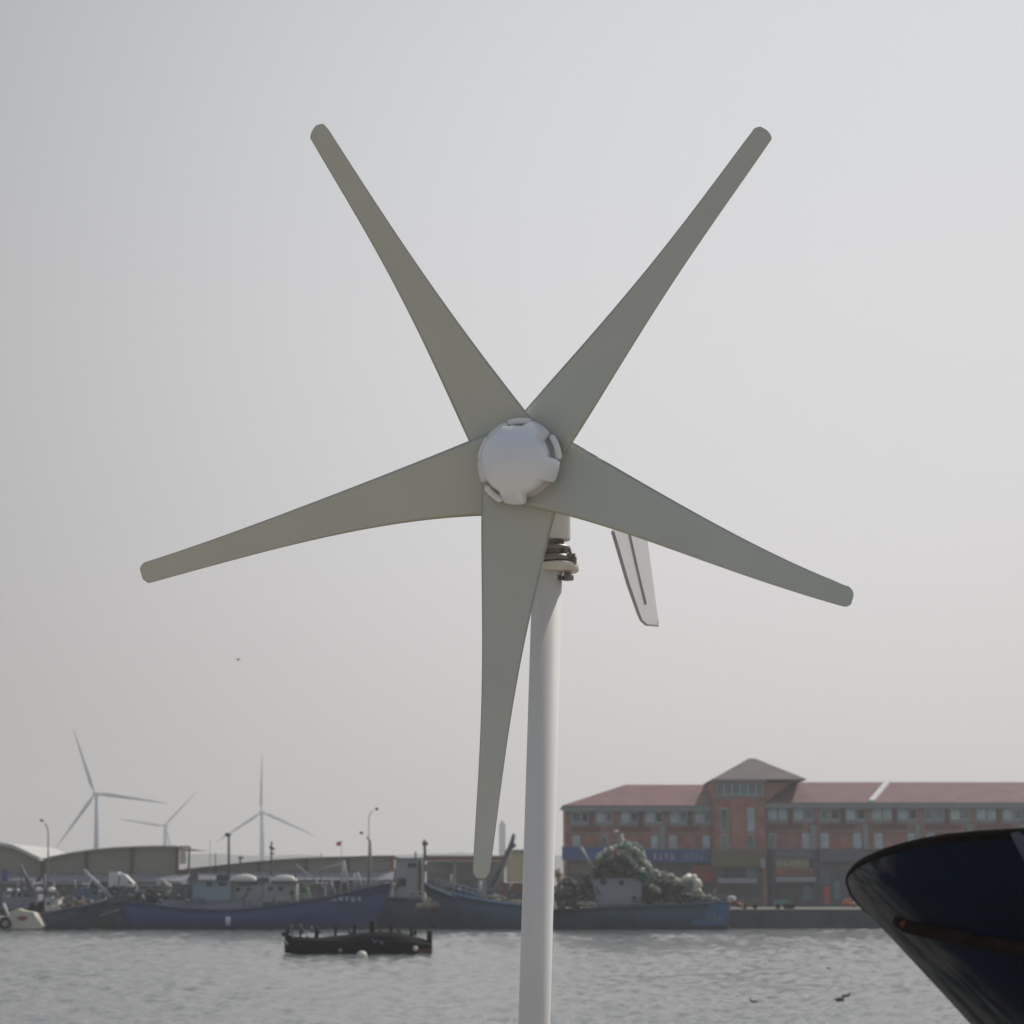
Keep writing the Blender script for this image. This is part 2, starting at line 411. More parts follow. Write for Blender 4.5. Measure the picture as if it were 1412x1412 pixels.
# tail boom and vane
Bk = -Nv
tb0 = C0+Bk*.22; tb1 = C0+Bk*.60
MB().tube([tb0, tb1], [.014, .011], 16).build('tail_boom', 'white_metal', turb)
DT = 3.86
vane_o = [(834, 690), (845, 733), (866, 805), (880, 845), (884, 855), (891, 861), (907, 862.5), (908, 856), (903, 820), (893, 745), (886, 690)]
vb = []; d_dir = Vector((Bk.x, Bk.y, 0)).normalized(); o0 = W(845, 733, DT-.10)
pn = Vector((d_dir.y, -d_dir.x, 0))          # vane plane normal
def onvane(px, py, off=0):
    d = ray(px, py); return CAM+d*((o0+pn*off-CAM).dot(pn)/d.dot(pn))
n = len(vane_o); a = [onvane(x, y, .002) for x, y in vane_o]; b2 = [onvane(x, y, -.002) for x, y in vane_o]
vane = MB().add(a+b2, [list(range(n)), list(range(2*n-1, n-1, -1))]+[(i, i+n, (i+1) % n+n, (i+1) % n) for i in range(n)]).build('tail_vane', 'vane', turb)
MB().tube([onvane(x, y, .0) for x, y in vane_o[1:8]], [.0036, .0036, .0034, .003, .003, .0026, .0018], 8).build('edge_trim', 'vane_edge', vane)
MB().tube([onvane(x, y, .002) for x, y in ((864, 715), (868.5, 740), (879, 787), (890, 833))], .0032, 8).build('stiffener_rib', 'vane_edge', vane)

# ------------------------------------------------------------------ DISTANT TURBINES
def big_turbine(hub, tips, D, label, towerx):
    h = W(*hub, D); foot_ = Vector((W(towerx, 1245, D).x, D, 2.0)); s = D/F
    t = empty('large_wind_turbine', foot_, label, 'wind turbine', 'large wind turbines on the far shore')
    MB().tube([foot_, Vector((h.x, D, h.z))], [5.2*s*.8, 3.3*s*.8], 16).build('tower', 'turbine_white', t)
    MB().box(h.x-2.3*s, h.x+2.3*s, D-5, D+9, h.z-2*s, h.z+2.2*s).build('nacelle', 'turbine_white', t)
    MB().ball((h.x, D-6, h.z), 2.6*s, 3.5, 2.6*s).build('spinner', 'turbine_white', t)
    for (x, y) in tips:
        e = W(x, y, D-6); c = Vector((h.x, D-6, h.z)); d = (e-c); L = d.length; d.normalize(); side = d.cross(Vector((0, 1, 0))); mb = MB(); vs = []
        prof = [(0, .018, .018), (.06, .02, .016), (.16, .042, .012), (.3, .038, .009), (.55, .027, .006), (.8, .017, .004), (.97, .007, .002), (1, .002, .001)]
        for (q, cw_, th) in prof:
            cc = c+d*L*q
            for k in range(10):
                a_ = 2*math.pi*k/10
                vs.append(cc+side*(math.cos(a_)*cw_*L*.5*1.25+cw_*L*.18)+Vector((0, 1, 0))*(math.sin(a_)*th*L+cw_*math.cos(a_)*L*.2))
        mb.add(vs, [(i*10+k, i*10+(k+1) % 10, (i+1)*10+(k+1) % 10, (i+1)*10+k) for i in range(len(prof)-1) for k in range(10)], True)
        mb.build('blade', 'turbine_white', t)
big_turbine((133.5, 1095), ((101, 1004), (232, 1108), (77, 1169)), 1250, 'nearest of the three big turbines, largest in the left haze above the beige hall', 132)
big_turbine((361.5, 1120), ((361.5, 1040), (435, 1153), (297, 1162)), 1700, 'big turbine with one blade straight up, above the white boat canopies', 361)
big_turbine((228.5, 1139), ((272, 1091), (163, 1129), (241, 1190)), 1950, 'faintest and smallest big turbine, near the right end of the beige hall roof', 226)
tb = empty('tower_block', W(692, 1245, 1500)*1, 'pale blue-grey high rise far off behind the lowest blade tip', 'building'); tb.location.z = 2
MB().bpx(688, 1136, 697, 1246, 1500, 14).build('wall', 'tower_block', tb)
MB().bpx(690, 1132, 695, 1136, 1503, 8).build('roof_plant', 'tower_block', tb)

# ------------------------------------------------------------------ BRICK BUILDING
DB = 300.0
bld = empty('brick_building', Vector((W(1100, 1250, DB).x, DB, 2.0)), 'long red-brick building with red tiled roof and a central tower on the right shore', 'building')
zg = 1252
X = lambda px, py=1160, D=DB: W(px, py, D).x
Z = lambda py, D=DB: W(1100, py, D).z
MB().box(X(780), X(986), DB, DB+15, 2, Z(1112)).build('wall', 'brick', bld)
MB().box(X(1054), X(1520), DB, DB+15, 2, Z(1109)).build('wall', 'brick', bld)
MB().box(X(983), X(1054), DB-1.5, DB+14, 2, Z(1078)).build('tower_wall', 'brick', bld)
MB().prism_px([(1054.3, 1079), (1091, 1079), (1058, 1104.5), (1054.3, 1104.5)], DB-.6, 7).build('tower_side_wall', 'brick_warm', bld)
# eaves bands
MB().box(X(776, 1112), X(986), DB-.9, DB-.003, Z(1119), Z(1111)).build('cornice', 'slate', bld)
MB().box(X(1055), X(1520), DB-.9, DB-.003, Z(1115), Z(1107)).build('cornice', 'slate', bld)
def hiproof(x0, x1, xr0, xr1, D0, D1, zE, zR, m, name='roof'):
    ym = (D0+D1)/2
    vs = [(x0, D0, zE), (x1, D0, zE), (x1, D1, zE), (x0, D1, zE), (xr0, ym, zR), (xr1, ym, zR)]
    return MB().add(vs, [(0, 1, 5, 4), (1, 2, 5), (2, 3, 4, 5), (3, 0, 4), (3, 2, 1, 0)]).build(name, m, bld)
def zr(py, D): return W(1100, py, D).z
hiproof(X(775, 1110), X(1000), X(866, 1090), X(1001), DB-1.1, DB+16, Z(1111), zr(1082, DB+7.5), 'roof_tile')
hiproof(X(1052), X(1522), X(1097, 1090), X(1521), DB-1.1, DB+16, Z(1107), zr(1078.5, DB+7.5), 'roof_tile')
hiproof(X(979, 1076), X(1110, 1076), X(1040, 1060), X(1049, 1060), DB-2.6, DB+16, Z(1076), zr(1046, DB+7), 'roof_tower', 'tower_roof')
MB().box(X(981, 1076), X(1056), DB-2.3, DB-1.5-.003, Z(1079.5), Z(1076.3)).build('tower_cornice', 'slate', bld)
# white parapet strip running up the right-wing roof
a0 = Vector((W(1200, 1104, DB).x, DB-1.0, Z(1106.5))); a1 = Vector((W(1226, 1079, DB+7).x, DB+7.4, zr(1078.5, DB+7.5)))
pb = MB(); hw = .42
pb.add([a0+Vector((-hw, 0, 0)), a0+Vector((hw, 0, 0)), a1+Vector((hw, 0, 0)), a1+Vector((-hw, 0, 0)),
        a0+Vector((-hw, 0, .35)), a0+Vector((hw, 0, .35)), a1+Vector((hw, 0, .35)), a1+Vector((-hw, 0, .35))],
       [(0, 1, 2, 3), (4, 5, 6, 7), (0, 1, 5, 4), (1, 2, 6, 5), (2, 3, 7, 6), (3, 0, 4, 7)])
pb.build('roof_parapet', 'white_trim', bld)
def window(a, b_, c, d, D=DB, panes=2, cur=0, fr='frame'):
    w = MB().bpx(a, b_, c, d, D-.10, .10-.003)
    f = w.build('window', fr, bld)
    n = panes; t = (c-a)/n
    p = MB()
    for i in range(n):
        p.bpx(a+i*t+.8, b_+1.2, a+(i+1)*t-.8, d-1.2, D-.14, .04-.002)
    p.build('pane', ('glass', 'curtain', 'glass_dark')[cur], f)
# top-floor rows: slate infill + pairs of windows + brick piers
MB().box(X(786), X(984), DB-.06, DB-.003, Z(1139), Z(1119.2)).build('top_floor_cladding', 'slate', bld)
MB().box(X(1056), X(1519), DB-.06, DB-.003, Z(1135), Z(1115.2)).build('top_floor_cladding', 'slate', bld)
cur = [0, 1, 1, 0, 1, 1, 0, 1]; rnd = random.Random(3)
for i, px in enumerate((786, 820, 854, 888, 922, 956)):
    window(px+3, 1119.6, px+14, 1134, DB-.06, 1, rnd.choice((0, 1, 1)))
    window(px+16, 1119.6, px+25, 1134, DB-.06, 1, rnd.choice((0, 1, 2)))
    MB().bpx(px+26.5, 1119.4, px+33, 1140, DB-.25, .19-.003).build('pier', 'brick' if i % 2 else 'brick_dark', bld)
for i in range(13):
    px = 1057+36*i
    window(px+2, 1115.6, px+14, 1130, DB-.06, 1, rnd.choice((0, 1, 1)))
    window(px+17, 1115.6, px+28, 1130, DB-.06, 1, rnd.choice((0, 1, 2)))
    MB().bpx(px+30, 1115.4, px+36, 1136, DB-.25, .19-.003).build('pier', 'brick' if i % 2 else 'brick_dark', bld)
# balcony bands below
for i, px in enumerate((788, 856, 924)):
    MB().bpx(px, 1140, px+40, 1146, DB-.6, .597).build('balcony_parapet', 'brick_dark', bld)
    MB().bpx(px-1, 1147, px+52, 1150, DB-.2, .197).build('string_course', 'cream_band', bld)
for i in range(6):
    px = 1062+72*i
    MB().bpx(px, 1137, px+44, 1143, DB-.6, .597).build('balcony_parapet', 'brick_dark', bld)
    MB().bpx(px-2, 1144, px+52, 1147, DB-.2, .197).build('string_course', 'cream_band', bld)
for px in (790, 828, 898, 923, 969): window(px, 1152, px+10, 1171, DB, 1, 1 if px != 828 else 0)
for px in (1059, 1106, 1132, 1177, 1206, 1252, 1278, 1324, 1350, 1396, 1422, 1470): window(px, 1149, px+11, 1170, DB, 1, rnd.choice((0, 1, 1)))
for px in (913, 1122, 1194, 1266, 1338, 1410, 1482): MB().bpx(px-4, 1137, px+4, 1171, DB-.35, .347).build('pilaster', 'slate', bld)
# tower windows
window(988, 1080.5, 1053, 1096, DB-1.5, 6, 0)
MB().bpx(984, 1097.5, 1054, 1100, DB-1.7, .197).build('string_course', 'slate', bld)
MB().bpx(1008, 1102, 1028, 1171, DB-1.75, .247).build('tower_pilaster', 'brick_warm', bld)
for px in (994, 1030):
    window(px, 1114, px+10, 1146, DB-1.5, 1, 1 if px > 1000 else 0); window(px, 1150, px+10, 1170, DB-1.5, 1, 0)
# ground floor: recessed dark shops
MB().box(X(782), X(982), DB-.30, DB-.003, 2.0, Z(1190)).build('shop_front', 'shop_dark', bld)
MB().box(X(1056), X(1519), DB-.30, DB-.003, 2.0, Z(1171)).build('shop_front', 'shop_dark', bld)
MB().bpx(986, 1196, 1052, 1250, DB-1.6, .097).build('shop_front', 'shop_dark', bld)
MB().bpx(990, 1211, 1044, 1217.5, DB-3.0, 1.39).build('awning', 'awning_lilac', bld)
MB().bpx(998, 1198, 1028, 1210, DB-1.8, .197).build('transom_window', 'glass_dark', bld)
MB().bpx(1030, 1198, 1043, 1210, DB-1.8, .197).build('transom_window', 'glass', bld)
MB().bpx(955, 1193, 984, 1216, DB-.5, .197).build('red_infill_panel', 'red_panel', bld)
MB().bpx(784, 1191, 815, 1204, DB-.5, .197).build('olive_infill_panel', 'sign_olive', bld)
for (a_, c_, b_, d_, mm) in ((1106, 1122, 1222, 1242, 'teal'), (1070, 1104, 1222, 1248, 'glass_dark'), (1130, 1144, 1200, 1220, 'sign_grey'), (1150, 1158, 1215, 1240, 'teal'), (1186, 1198, 1212, 1240, 'glass')):
    MB().bpx(a_, b_, c_, d_, DB-.5, .197).build('shop_window', mm, bld)
MB().bpx(1070, 1209, 1125, 1216, DB-2.2, 1.89).build('awning', 'awning_lilac', bld)
for px in (1056, 1066, 1124): MB().bpx(px-2.2, 1172, px+2.2, 1251, DB-1.0, .69).build('portal_post', 'indigo', bld)

def strokes(parent, a, b_, c, d, D, n, m='letter', seed=1, w=.7):
    """rows of small square characters made of bars, unreadable at this distance in the photograph too"""
    rr = random.Random(seed); mb = MB(); cw_ = (c-a)/n; h = d-b_
    for i in range(n):
        x = a+i*cw_; s_ = cw_*.78
        for _ in range(4):
            yy = b_+h*rr.uniform(.08, .9); mb.bpx(x+s_*rr.uniform(0, .2), yy-w*.35, x+s_*rr.uniform(.8, 1), yy+w*.35, D-.03, .028)
        for _ in range(3):
            xx = x+s_*rr.uniform(.15, .85); mb.bpx(xx-w*.35, b_+h*rr.uniform(0, .25), xx+w*.35, b_+h*rr.uniform(.75, 1), D-.033, .03)
    mb.build('lettering', m, parent)
def shop_sign(a, b_, c, d, D, m, label, n=0, lm='letter', inset=None, seed=1, name='shop_sign'):
    o = W((a+c)/2, d, D)
    s = empty(name, o, label, 'sign')
    MB().bpx(a, b_, c, d, D, .5).build('board', m, s)
    MB().bpx(a-.4, b_-.7, c+.4, b_+.1, D-.06, .5).build('frame', 'slate', s)
    if n:
        q = inset or (a+2, b_+3, c-2, d-3); strokes(s, *q, D, n, lm, seed)
    return s
shop_sign(775, 1168, 838, 1186, DB-1.2, 'sign_blue', 'long blue fascia sign at the left end of the brick building', 0)
shop_sign(884, 1171, 935, 1189.5, DB-1.2, 'sign_navy', 'dark blue sign board left of the brighter blue sign, behind the net pile', 4, 'frame', (900, 1176, 932, 1186), 5)
shop_sign(936.5, 1171, 978.5, 1189.5, DB-1.2, 'sign_blue', 'bright blue shop sign with pale characters, just left of the brick tower', 4, 'letter', (944, 1175, 972, 1186), 9)
shop_sign(981, 1172, 1055, 1195, DB-2.3, 'sign_olive', 'large plain olive sign board across the foot of the brick tower')
shop_sign(1068, 1172, 1122, 1184, DB-1.0, 'sign_grey', 'blue-grey fascia board over the shop portal right of the tower', 6, 'slate', None, 12)
shop_sign(1069, 1185.5, 1116, 1196.5, DB-1.0, 'sign_ochre', 'dull ochre sign board in the middle of the stack over the shop portal', 5, 'frame', None, 14)
shop_sign(1069, 1198, 1123, 1207, DB-1.0, 'sign_orange', 'narrow orange-brown sign with dark characters above the lilac awning', 8, 'letter_dark', (1082, 1199.5, 1118, 1205.5), 17)
shop_sign(1130, 1173, 1192, 1188, DB-1.0, 'sign_grey', 'dark grey-blue fascia board beside the ship bow, right of the shop portal')
shop_sign(1049, 1184, 1055, 1196.5, DB-3.2, 'awning_lilac', 'small pale lilac sign jutting out between the tower and the portal', name='projecting_sign')
rb = empty('banner_stand', Vector((W(1140, 1248, 262).x, 262, 2.0)), 'narrow red banner standing upright on the quay in front of the shops', 'banner')
MB().bpx(1136.5, 1222, 1144, 1246, 262, .08).build('banner', 'sign_red', rb)
MB().bpx(1139.5, 1220, 1140.8, 1251, 262.1, .06).build('stand', 'mast', rb)

# ------------------------------------------------------------------ MARKET HALLS
def hall(label, D, roofpts, wall_m, x_l, x_r, panel_bot, cols, awn, name='market_hall', roof_t=2.0, roof_m='hall_roof', depth=26, inner='hall_inner', inner_top=None):
    h = empty(name, Vector((W((x_l+x_r)/2, 1245, D).x, D, 2.0)), label, 'building')
    # wall panel under the roof line
    n = len(roofpts); vs = []
    for (x, y) in roofpts:
        p = W(x, y, D); q = W(x, panel_bot, D); vs += [p, Vector((p.x, D, q.z)), p+Vector((0, .4, 0)), Vector((p.x, D+.4, q.z))]
    fs = []
    for i in range(n-1):
        o = i*4; fs += [(o, o+4, o+5, o+1), (o+2, o+3, o+7, o+6), (o+1, o+5, o+7, o+3)]
    fs += [(0, 1, 3, 2), ((n-1)*4, (n-1)*4+2, (n-1)*4+3, (n-1)*4+1)]
    MB().add(vs, fs).build('wall_panel', wall_m, h)
    vs = []
    for (x, y) in roofpts:
        p = W(x, y, D); t = roof_t*D/F
        for yy in (D-.9, D+depth): vs += [Vector((p.x, yy, p.z+.01)), Vector((p.x, yy, p.z+t))]
    fs = []
    for i in range(n-1):
        o = i*4; fs += [(o, o+4, o+5, o+1), (o+1, o+5, o+7, o+3), (o+3, o+7, o+6, o+2), (o+2, o+6, o+4, o)]
    fs += [(0, 1, 3, 2), ((n-1)*4, (n-1)*4+2, (n-1)*4+3, (n-1)*4+1)]
    MB().add(vs, fs).build('roof', roof_m, h)
    for (cx, w, yt, cm) in cols:
        a_, c_ = W(cx-w, 1200, D).x, W(cx+w, 1200, D).x
        MB().box(a_, c_, D-.35, D-.05, 2.0, W(cx, yt, D).z).build('column', cm, h)
    for (a_, c_, yt, yb2) in awn:
        x0, x1 = W(a_, yt, D).x, W(c_, yt, D).x; z1, z0 = W(a_, yt, D).z, W(a_, yb2, D).z
        MB().add([(x0, D-.4, z1), (x1, D-.4, z1), (x1, D-3.2, z0), (x0, D-3.2, z0), (x0, D-.4, z1-.15), (x1, D-.4, z1-.15), (x1, D-3.2, z0-.15), (x0, D-3.2, z0-.15)],
                 [(0, 1, 2, 3), (4, 5, 6, 7), (0, 1, 5, 4), (1, 2, 6, 5), (2, 3, 7, 6), (3, 0, 4, 7)]).build('awning', 'awning_fabric', h)
    z1 = W(x_l, panel_bot, D).z
    MB().box(W(x_l, 1200, D).x, W(x_r, 1200, D).x, D+7, D+7.4, 2.0, z1+.5).build('back_wall', inner, h)
    return h
arc = [(-120, 1185), (-60, 1170), (-20, 1165.5), (2, 1166), (18, 1169), (32, 1175), (46, 1182), (57, 1187)]
hall('beige hall with a rounded white roof edge at the far left of the shore', 268, arc, 'hall_panel', -120, 57, 1205, [(-30, 1.6, 1180, 'hall_column'), (58.8, 2.2, 1187, 'hall_column')], [(-80, 57, 1205.5, 1214)], roof_t=4.4)
arc2 = [(61, 1186), (75, 1182), (100, 1177), (130, 1172.5), (160, 1170), (190, 1168.5), (220, 1167.8), (246, 1168)]
h2 = hall('beige hall with a gently arched roof below the nearest distant turbine', 268, arc2, 'hall_panel', 61, 262, 1205, [(119, 1.8, 1174, 'hall_column'), (182, 1.8, 1169, 'hall_column'), (244.5, 2.2, 1168, 'hall_column'), (260.5, 1.2, 1169, 'mast')], [(62, 262, 1205.5, 1215)], roof_t=1.8)
ef = MB(); ef.bpx(246.6, 1166.5, 262, 1168.5, 267.6, .3); ef.bpx(246.6, 1199, 260, 1205, 267.6, .3); ef.build('end_frame', 'hall_column', h2)
ew = MB(); ew.bpx(248, 1173, 257, 1191, 269, .2); ew.build('end_panel', 'boat_white', h2)
arc3 = [(255, 1199.5), (300, 1194.5), (340, 1190), (380, 1186.5), (420, 1184), (460, 1182.6), (500, 1181.5), (544, 1181)]
hall('long low taupe hall with a slanting roof line behind the blue trawler', 285, arc3, 'hall_panel', 255, 544, 1201, [(300, 1.2, 1196, 'mast'), (357, 1.2, 1190, 'hall_column'), (422, 1.8, 1185, 'hall_column'), (480, 1.2, 1184, 'hall_column'), (541.5, 1.8, 1182, 'rust_beam')], [(250, 544, 1201.5, 1213)], roof_t=1.1, roof_m='hall_panel')
# open shed with rust-red beam
sh = empty('open_shed', Vector((W(630, 1245, 285).x, 285, 2.0)), 'open-sided shed with a rust-red beam and pale back wall, left of the lowest blade tip', 'shed')
MB().bpx(586, 1181.5, 695, 1187, 284.5, .8).build('beam', 'rust_beam', sh)
MB().bpx(588, 1179.8, 697, 1181.4, 284, 14).build('roof', 'slate', sh)
MB().bpx(588, 1187.5, 695, 1252, 297, .4).build('back_wall', 'awning_lilac', sh)
MB().bpx(588, 1214, 695, 1252, 296, .4).build('inner_wall', 'hall_inner_mid', sh)
for px in (583.5, 627, 668): MB().bpx(px-2.2, 1182, px+2.2, 1252, 285.4, .5).build('post', 'hall_column' if px < 600 else 'slate', sh)
MB().bpx(586, 1192, 614, 1202, 292, 2).build('hanging_board', 'cabin_grey', sh)
ch = empty('cream_building', Vector((W(725, 1245, 262).x, 262, 2.0)), 'small cream building half hidden behind the white turbine pole', 'building')
MB().bpx(698, 1174, 752, 1215.5, 262, 8).build('wall', 'cream_wall', ch)
MB().bpx(696.5, 1171.5, 753, 1174, 261.6, 9).build('roof', 'slate', ch)
MB().bpx(690, 1217, 753, 1251, 261.8, 8).build('lower_wall', 'brick_dark', ch)
sb = MB()
for k in range(9): sb.bpx(702+k*5.4, 1176, 702.5+k*5.4, 1214, 261.95, .045)
sb.build('wall_seam', 'cream_band', ch)
# low dark clutter of stalls under the halls
stall_rng = random.Random(11)
for i, (px, w_, top_, mm) in enumerate(((20, 26, 1216, 'hall_inner_mid'), (92, 20, 1217, 'cabin_dark'), (205, 20, 1219, 'hall_inner_mid'), (236, 12, 1216, 'cabin_dark'), (425, 22, 1216, 'cabin_dark'), (520, 20, 1217, 'hall_inner_mid'))):
    lab = ('dark stall at the far left under the rounded hall', 'dark stall between the two white domes and the light blue cabin', 'grey stall under the arched hall behind the trawler stern',
           'dark narrow stall near the end of the arched hall', 'dark stall right of the white boat canopies', 'grey stall behind the blue trawler bow')[i]
    s_ = empty('market_stall', Vector((W(px, 1248, 250).x, 250, 2.0)), lab, 'stall', 'market stalls along the quay')
    MB().bpx(px-w_, top_+4, px+w_, 1254, 250, 3).build('counter', mm, s_)
    MB().bpx(px-w_-1.5, top_, px+w_+1.5, top_+2.5, 249, 5).build('canopy', 'slate', s_)
    for q in (-1, 1): MB().bpx(px+q*w_-.5, top_+2, px+q*w_+.5, 1254, 249.2, .2).build('post', 'mast', s_)

# ------------------------------------------------------------------ LAMP POSTS, FLAG
def lamp(px, ybase, pts, head, D, label, r=.10):
    l = empty('street_lamp', Vector((W(px, 1245, D).x, D, 2.0)), label, 'street lamp', 'street lamps on the far quay')
    p0 = W(px, ybase, D); p0.z = 2.0
    MB().tube([p0]+[W(x, y, D) for x, y in pts], [r*1.5]+[r*.8]*len(pts), 10).build('post', 'lamp_metal', l)
    hx, hy = head; c = W(hx, hy, D)
    MB().ball(c, .27, .2, .18, 10, 6).build('lamp_head', 'lamp_dark', l)
lamp(66.5, 1245, [(66.5, 1160), (66.5, 1148), (65, 1140), (61.5, 1134.5)], (57.5, 1131.5), 262, 'curved-arm street lamp over the dip between the two beige halls')
lamp(511, 1245, [(511, 1172), (510.5, 1160), (506, 1154)], (498.5, 1148.5), 262, 'lower of the two lamps behind the trawler bow, arm bent left', .16)
lamp(508.5, 1245, [(508.5, 1150), (508.5, 1130), (510, 1123), (514, 1118)], (519.5, 1115.5), 266, 'taller thin lamp behind the trawler bow, arm bent right', .07)
fl = empty('flagpole', Vector((W(470, 1245, 258).x, 258, 2.0)), 'thin pole with a tiny red flag above the long taupe hall', 'flagpole')
MB().tpx([(470.8, 1250), (470.8, 1158)], 258, .04).build('pole', 'lamp_metal', fl)
fm = MB(); a = W(470, 1160, 258); vs = []
for i in range(5):
    for z in (0, -.5): vs.append(a+Vector((-i*.14, .08*math.sin(i*1.8), z-.03*i)))
vs += [v+Vector((0, .03, 0)) for v in vs]
fm.add(vs, [(i*2, i*2+1, i*2+3, i*2+2) for i in range(4)]+[(10+i*2, 10+i*2+2, 10+i*2+3, 10+i*2+1) for i in range(4)], True).build('flag', 'flag', fl)

# ------------------------------------------------------------------ BOATS
def hull(parent, D, sheer, bot, beam, m, bow='R', rail='mast', name='hull', boot='boot', yw=0, transom=.78, bul=.8):
    """sheer: measured deck line (px), bot: (left,right) x of the hull ends at the waterline."""
    n = 34; xs = [p[0] for p in sheer]; x0, x1 = xs[0], xs[-1]; vs = []; rl = []; rr = []; ds = []
    for i in range(n+1):
        t = i/n; x = lerp(x0, x1, t); sy = smooth_at(sheer, x) if 0 < i < n else poly_at(sheer, x)
        s = t if bow == 'R' else 1-t                       # 0 stern .. 1 bow
        hb = beam/2*(transom+(1-transom)*min(1, s/.3))*(1-max(0, (s-.55)/.45)**2.3)
        hb = max(hb, .04)
        P = W(x, sy, D); xb = W(lerp(bot[0], bot[1], t), 1279, D).x
        fl_ = 1-.45*max(0, s-.5)/.5
        sec = [(P.x, D-hb, P.z), (lerp(xb, P.x, .45), D-hb*lerp(fl_, 1, .45)*.985, lerp(0, P.z, .45)), (xb, D-hb*fl_*.9, 0), (xb, D-hb*fl_*.6, -.8), (xb, D, -1.1),
               (xb, D+hb*fl_*.6, -.8), (xb, D+hb*fl_*.9, 0), (P.x, D+hb, P.z), (P.x, D+hb*.93, P.z), (P.x, D+hb*.9, P.z-bul), (P.x, D-hb*.9, P.z-bul), (P.x, D-hb*.93, P.z)]
        vs += [Vector(q) for q in sec]; rl.append(Vector((P.x, D-hb-.03, P.z-.02)))
        xz = .35; f_ = .35/max(P.z, .5)
        ds.append(Vector((lerp(xb, P.x, f_), D-hb*lerp(fl_*.9, 1, f_)-.03, .12)))
    k = 12
    fs = [(i*k+j, i*k+(j+1) % k, (i+1)*k+(j+1) % k, (i+1)*k+j) for i in range(n) for j in range(k)]
    mb = MB().add(vs, fs, True); mb.f.append(list(range(k))); mb.sm.append(False); mb.f.append([n*k+j for j in range(k)]); mb.sm.append(False)
    h = mb.build(name, m, parent)
    MB().tube(rl, .11, 6).build('gunwale', rail, h)
    MB().tube(ds, .17, 6).build('boot_stripe', boot, h)
    return h
def cabin(parent, a, b_, c, d, D, dep, m, wins=(), name='cabin', roof=None, wm='glass_dark', roof_o=1.2):
    o = MB().bpx(a, b_, c, d, D, dep).build(name, m, parent)
    if roof: MB().bpx(a-roof_o, b_-1.2, c+roof_o, b_-.05, D-.25, dep+.5).build('cabin_roof', roof, o)
    for (wa, wb, wc, wd) in wins: MB().bpx(wa, wb, wc, wd, D-.06, .057).build('window', wm, o)
    return o
def rod(parent, pts, D, r, m='mast', name='mast', n=6): return MB().tpx(pts, D, r, n).build(name, m, parent)
def boat(px, D, label, name='fishing_boat', cat='boat'): return empty(name, Vector((W(px, 1279, D).x, D, 0)), label, cat)
def rails(parent, pts, D, h, every=6, m='mast_light'):
    mb = MB(); P = [W(x, y, D) for x, y in pts]
    for lev in (1, .5): mb.tube([p+Vector((0, 0, h*lev)) for p in P], .035, 5)
    for i in range(len(pts)-1):
        n = max(1, int(abs(pts[i+1][0]-pts[i][0])/every))
        for k in range(n):
            p = P[i].lerp(P[i+1], k/n); mb.tube([p, p+Vector((0, 0, h))], .035, 5)
    mb.build('railing', m, parent)

# A: the big blue trawler
A = boat(350, 219, 'long bright blue trawler with two white canopies and a raised bow pointing right', 'trawler')
DA = 219
hA = hull(A, DA, [(170, 1243), (205, 1244.5), (222, 1247), (245, 1252), (300, 1254.5), (340, 1253.5), (380, 1249.5), (430, 1241.5), (480, 1231.5), (515, 1222.5), (538, 1216.5)], (182, 516), 6.4, 'hull_blue', 'R', 'hull_navy')
MB().prism_px([(222, 1241.5), (228, 1241), (300, 1243), (362, 1243), (362, 1251), (300, 1255), (225, 1249.5)], DA-1.0, .12).build('bulwark_panel', 'cabin_lilac', A)
cabin(A, 265, 1216, 318, 1242, DA-1.2, 3.4, 'cabin_blue', ((285, 1216.8, 292, 1222), (301, 1217.5, 313, 1221.5)), 'wheelhouse', 'slate')
cabin(A, 298, 1206, 317, 1214.7, DA-.8, 2.6, 'cabin_deepblue', ((302, 1208.5, 312, 1212),), 'upper_bridge')
cabin(A, 318.8, 1220, 362, 1243, DA-.6, 2.8, 'cabin_grey', ((325, 1224, 331, 1229), (340, 1224, 346, 1229)), 'deckhouse')
cabin(A, 362.8, 1218, 408, 1243, DA-.7, 2.8, 'cabin_grey', ((370, 1223, 376, 1228), (384, 1223, 390, 1228)), 'deckhouse', None)
cabin(A, 240, 1221, 264, 1243, DA-.2, 1.8, 'cabin_dark', (), 'winch_house')
def canopy(parent, a, c, top_, bot_, D, dep=3.2):
    vs = []; n = 12
    for i in range(n+1):
        t = i/n; x = lerp(a, c, t); y = lerp(bot_, top_, math.sin(math.pi*t)**.45)
        for yy in (D, D+dep*.5, D+dep):
            p = W(x, y-(1.2 if yy == D+dep*.5 else 0), D); vs.append((p.x, yy, p.z))
        for yy in (D+dep, D):
            p = W(x, bot_+.6, D); vs.append((p.x, yy, p.z))
    fs = [(i*5+j, i*5+(j+1) % 5, (i+1)*5+(j+1) % 5, (i+1)*5+j) for i in range(n) for j in range(5)]
    c_ = MB().add(vs, fs, True).build('canopy', 'canopy', parent)
    MB().bpx(a+2, bot_+.7, c-2, bot_+4, D+.3, dep-.6).build('canopy_frame', 'cabin_dark', c_)
canopy(A, 315.5, 353, 1206.5, 1214.5, DA-1.4); canopy(A, 373, 407, 1207.5, 1214.5, DA-1.4)
cabin(A, 354, 1210, 371, 1219.5, DA-.5, 2, 'cabin_dark', (), 'winch')
rod(A, [(315.5, 1206), (315.5, 1150)], DA, .14); rod(A, [(318, 1151), (310.5, 1151)], DA, .2, 'mast', 'mast_lamp')
rod(A, [(290, 1216), (290, 1158)], DA, .035, 'mast_light', 'aerial'); rod(A, [(297, 1206), (297, 1176)], DA, .06, 'mast')
rod(A, [(332, 1206), (331, 1180)], DA, .1); rod(A, [(329, 1183), (336, 1183)], DA, .12, 'mast', 'mast_lamp')
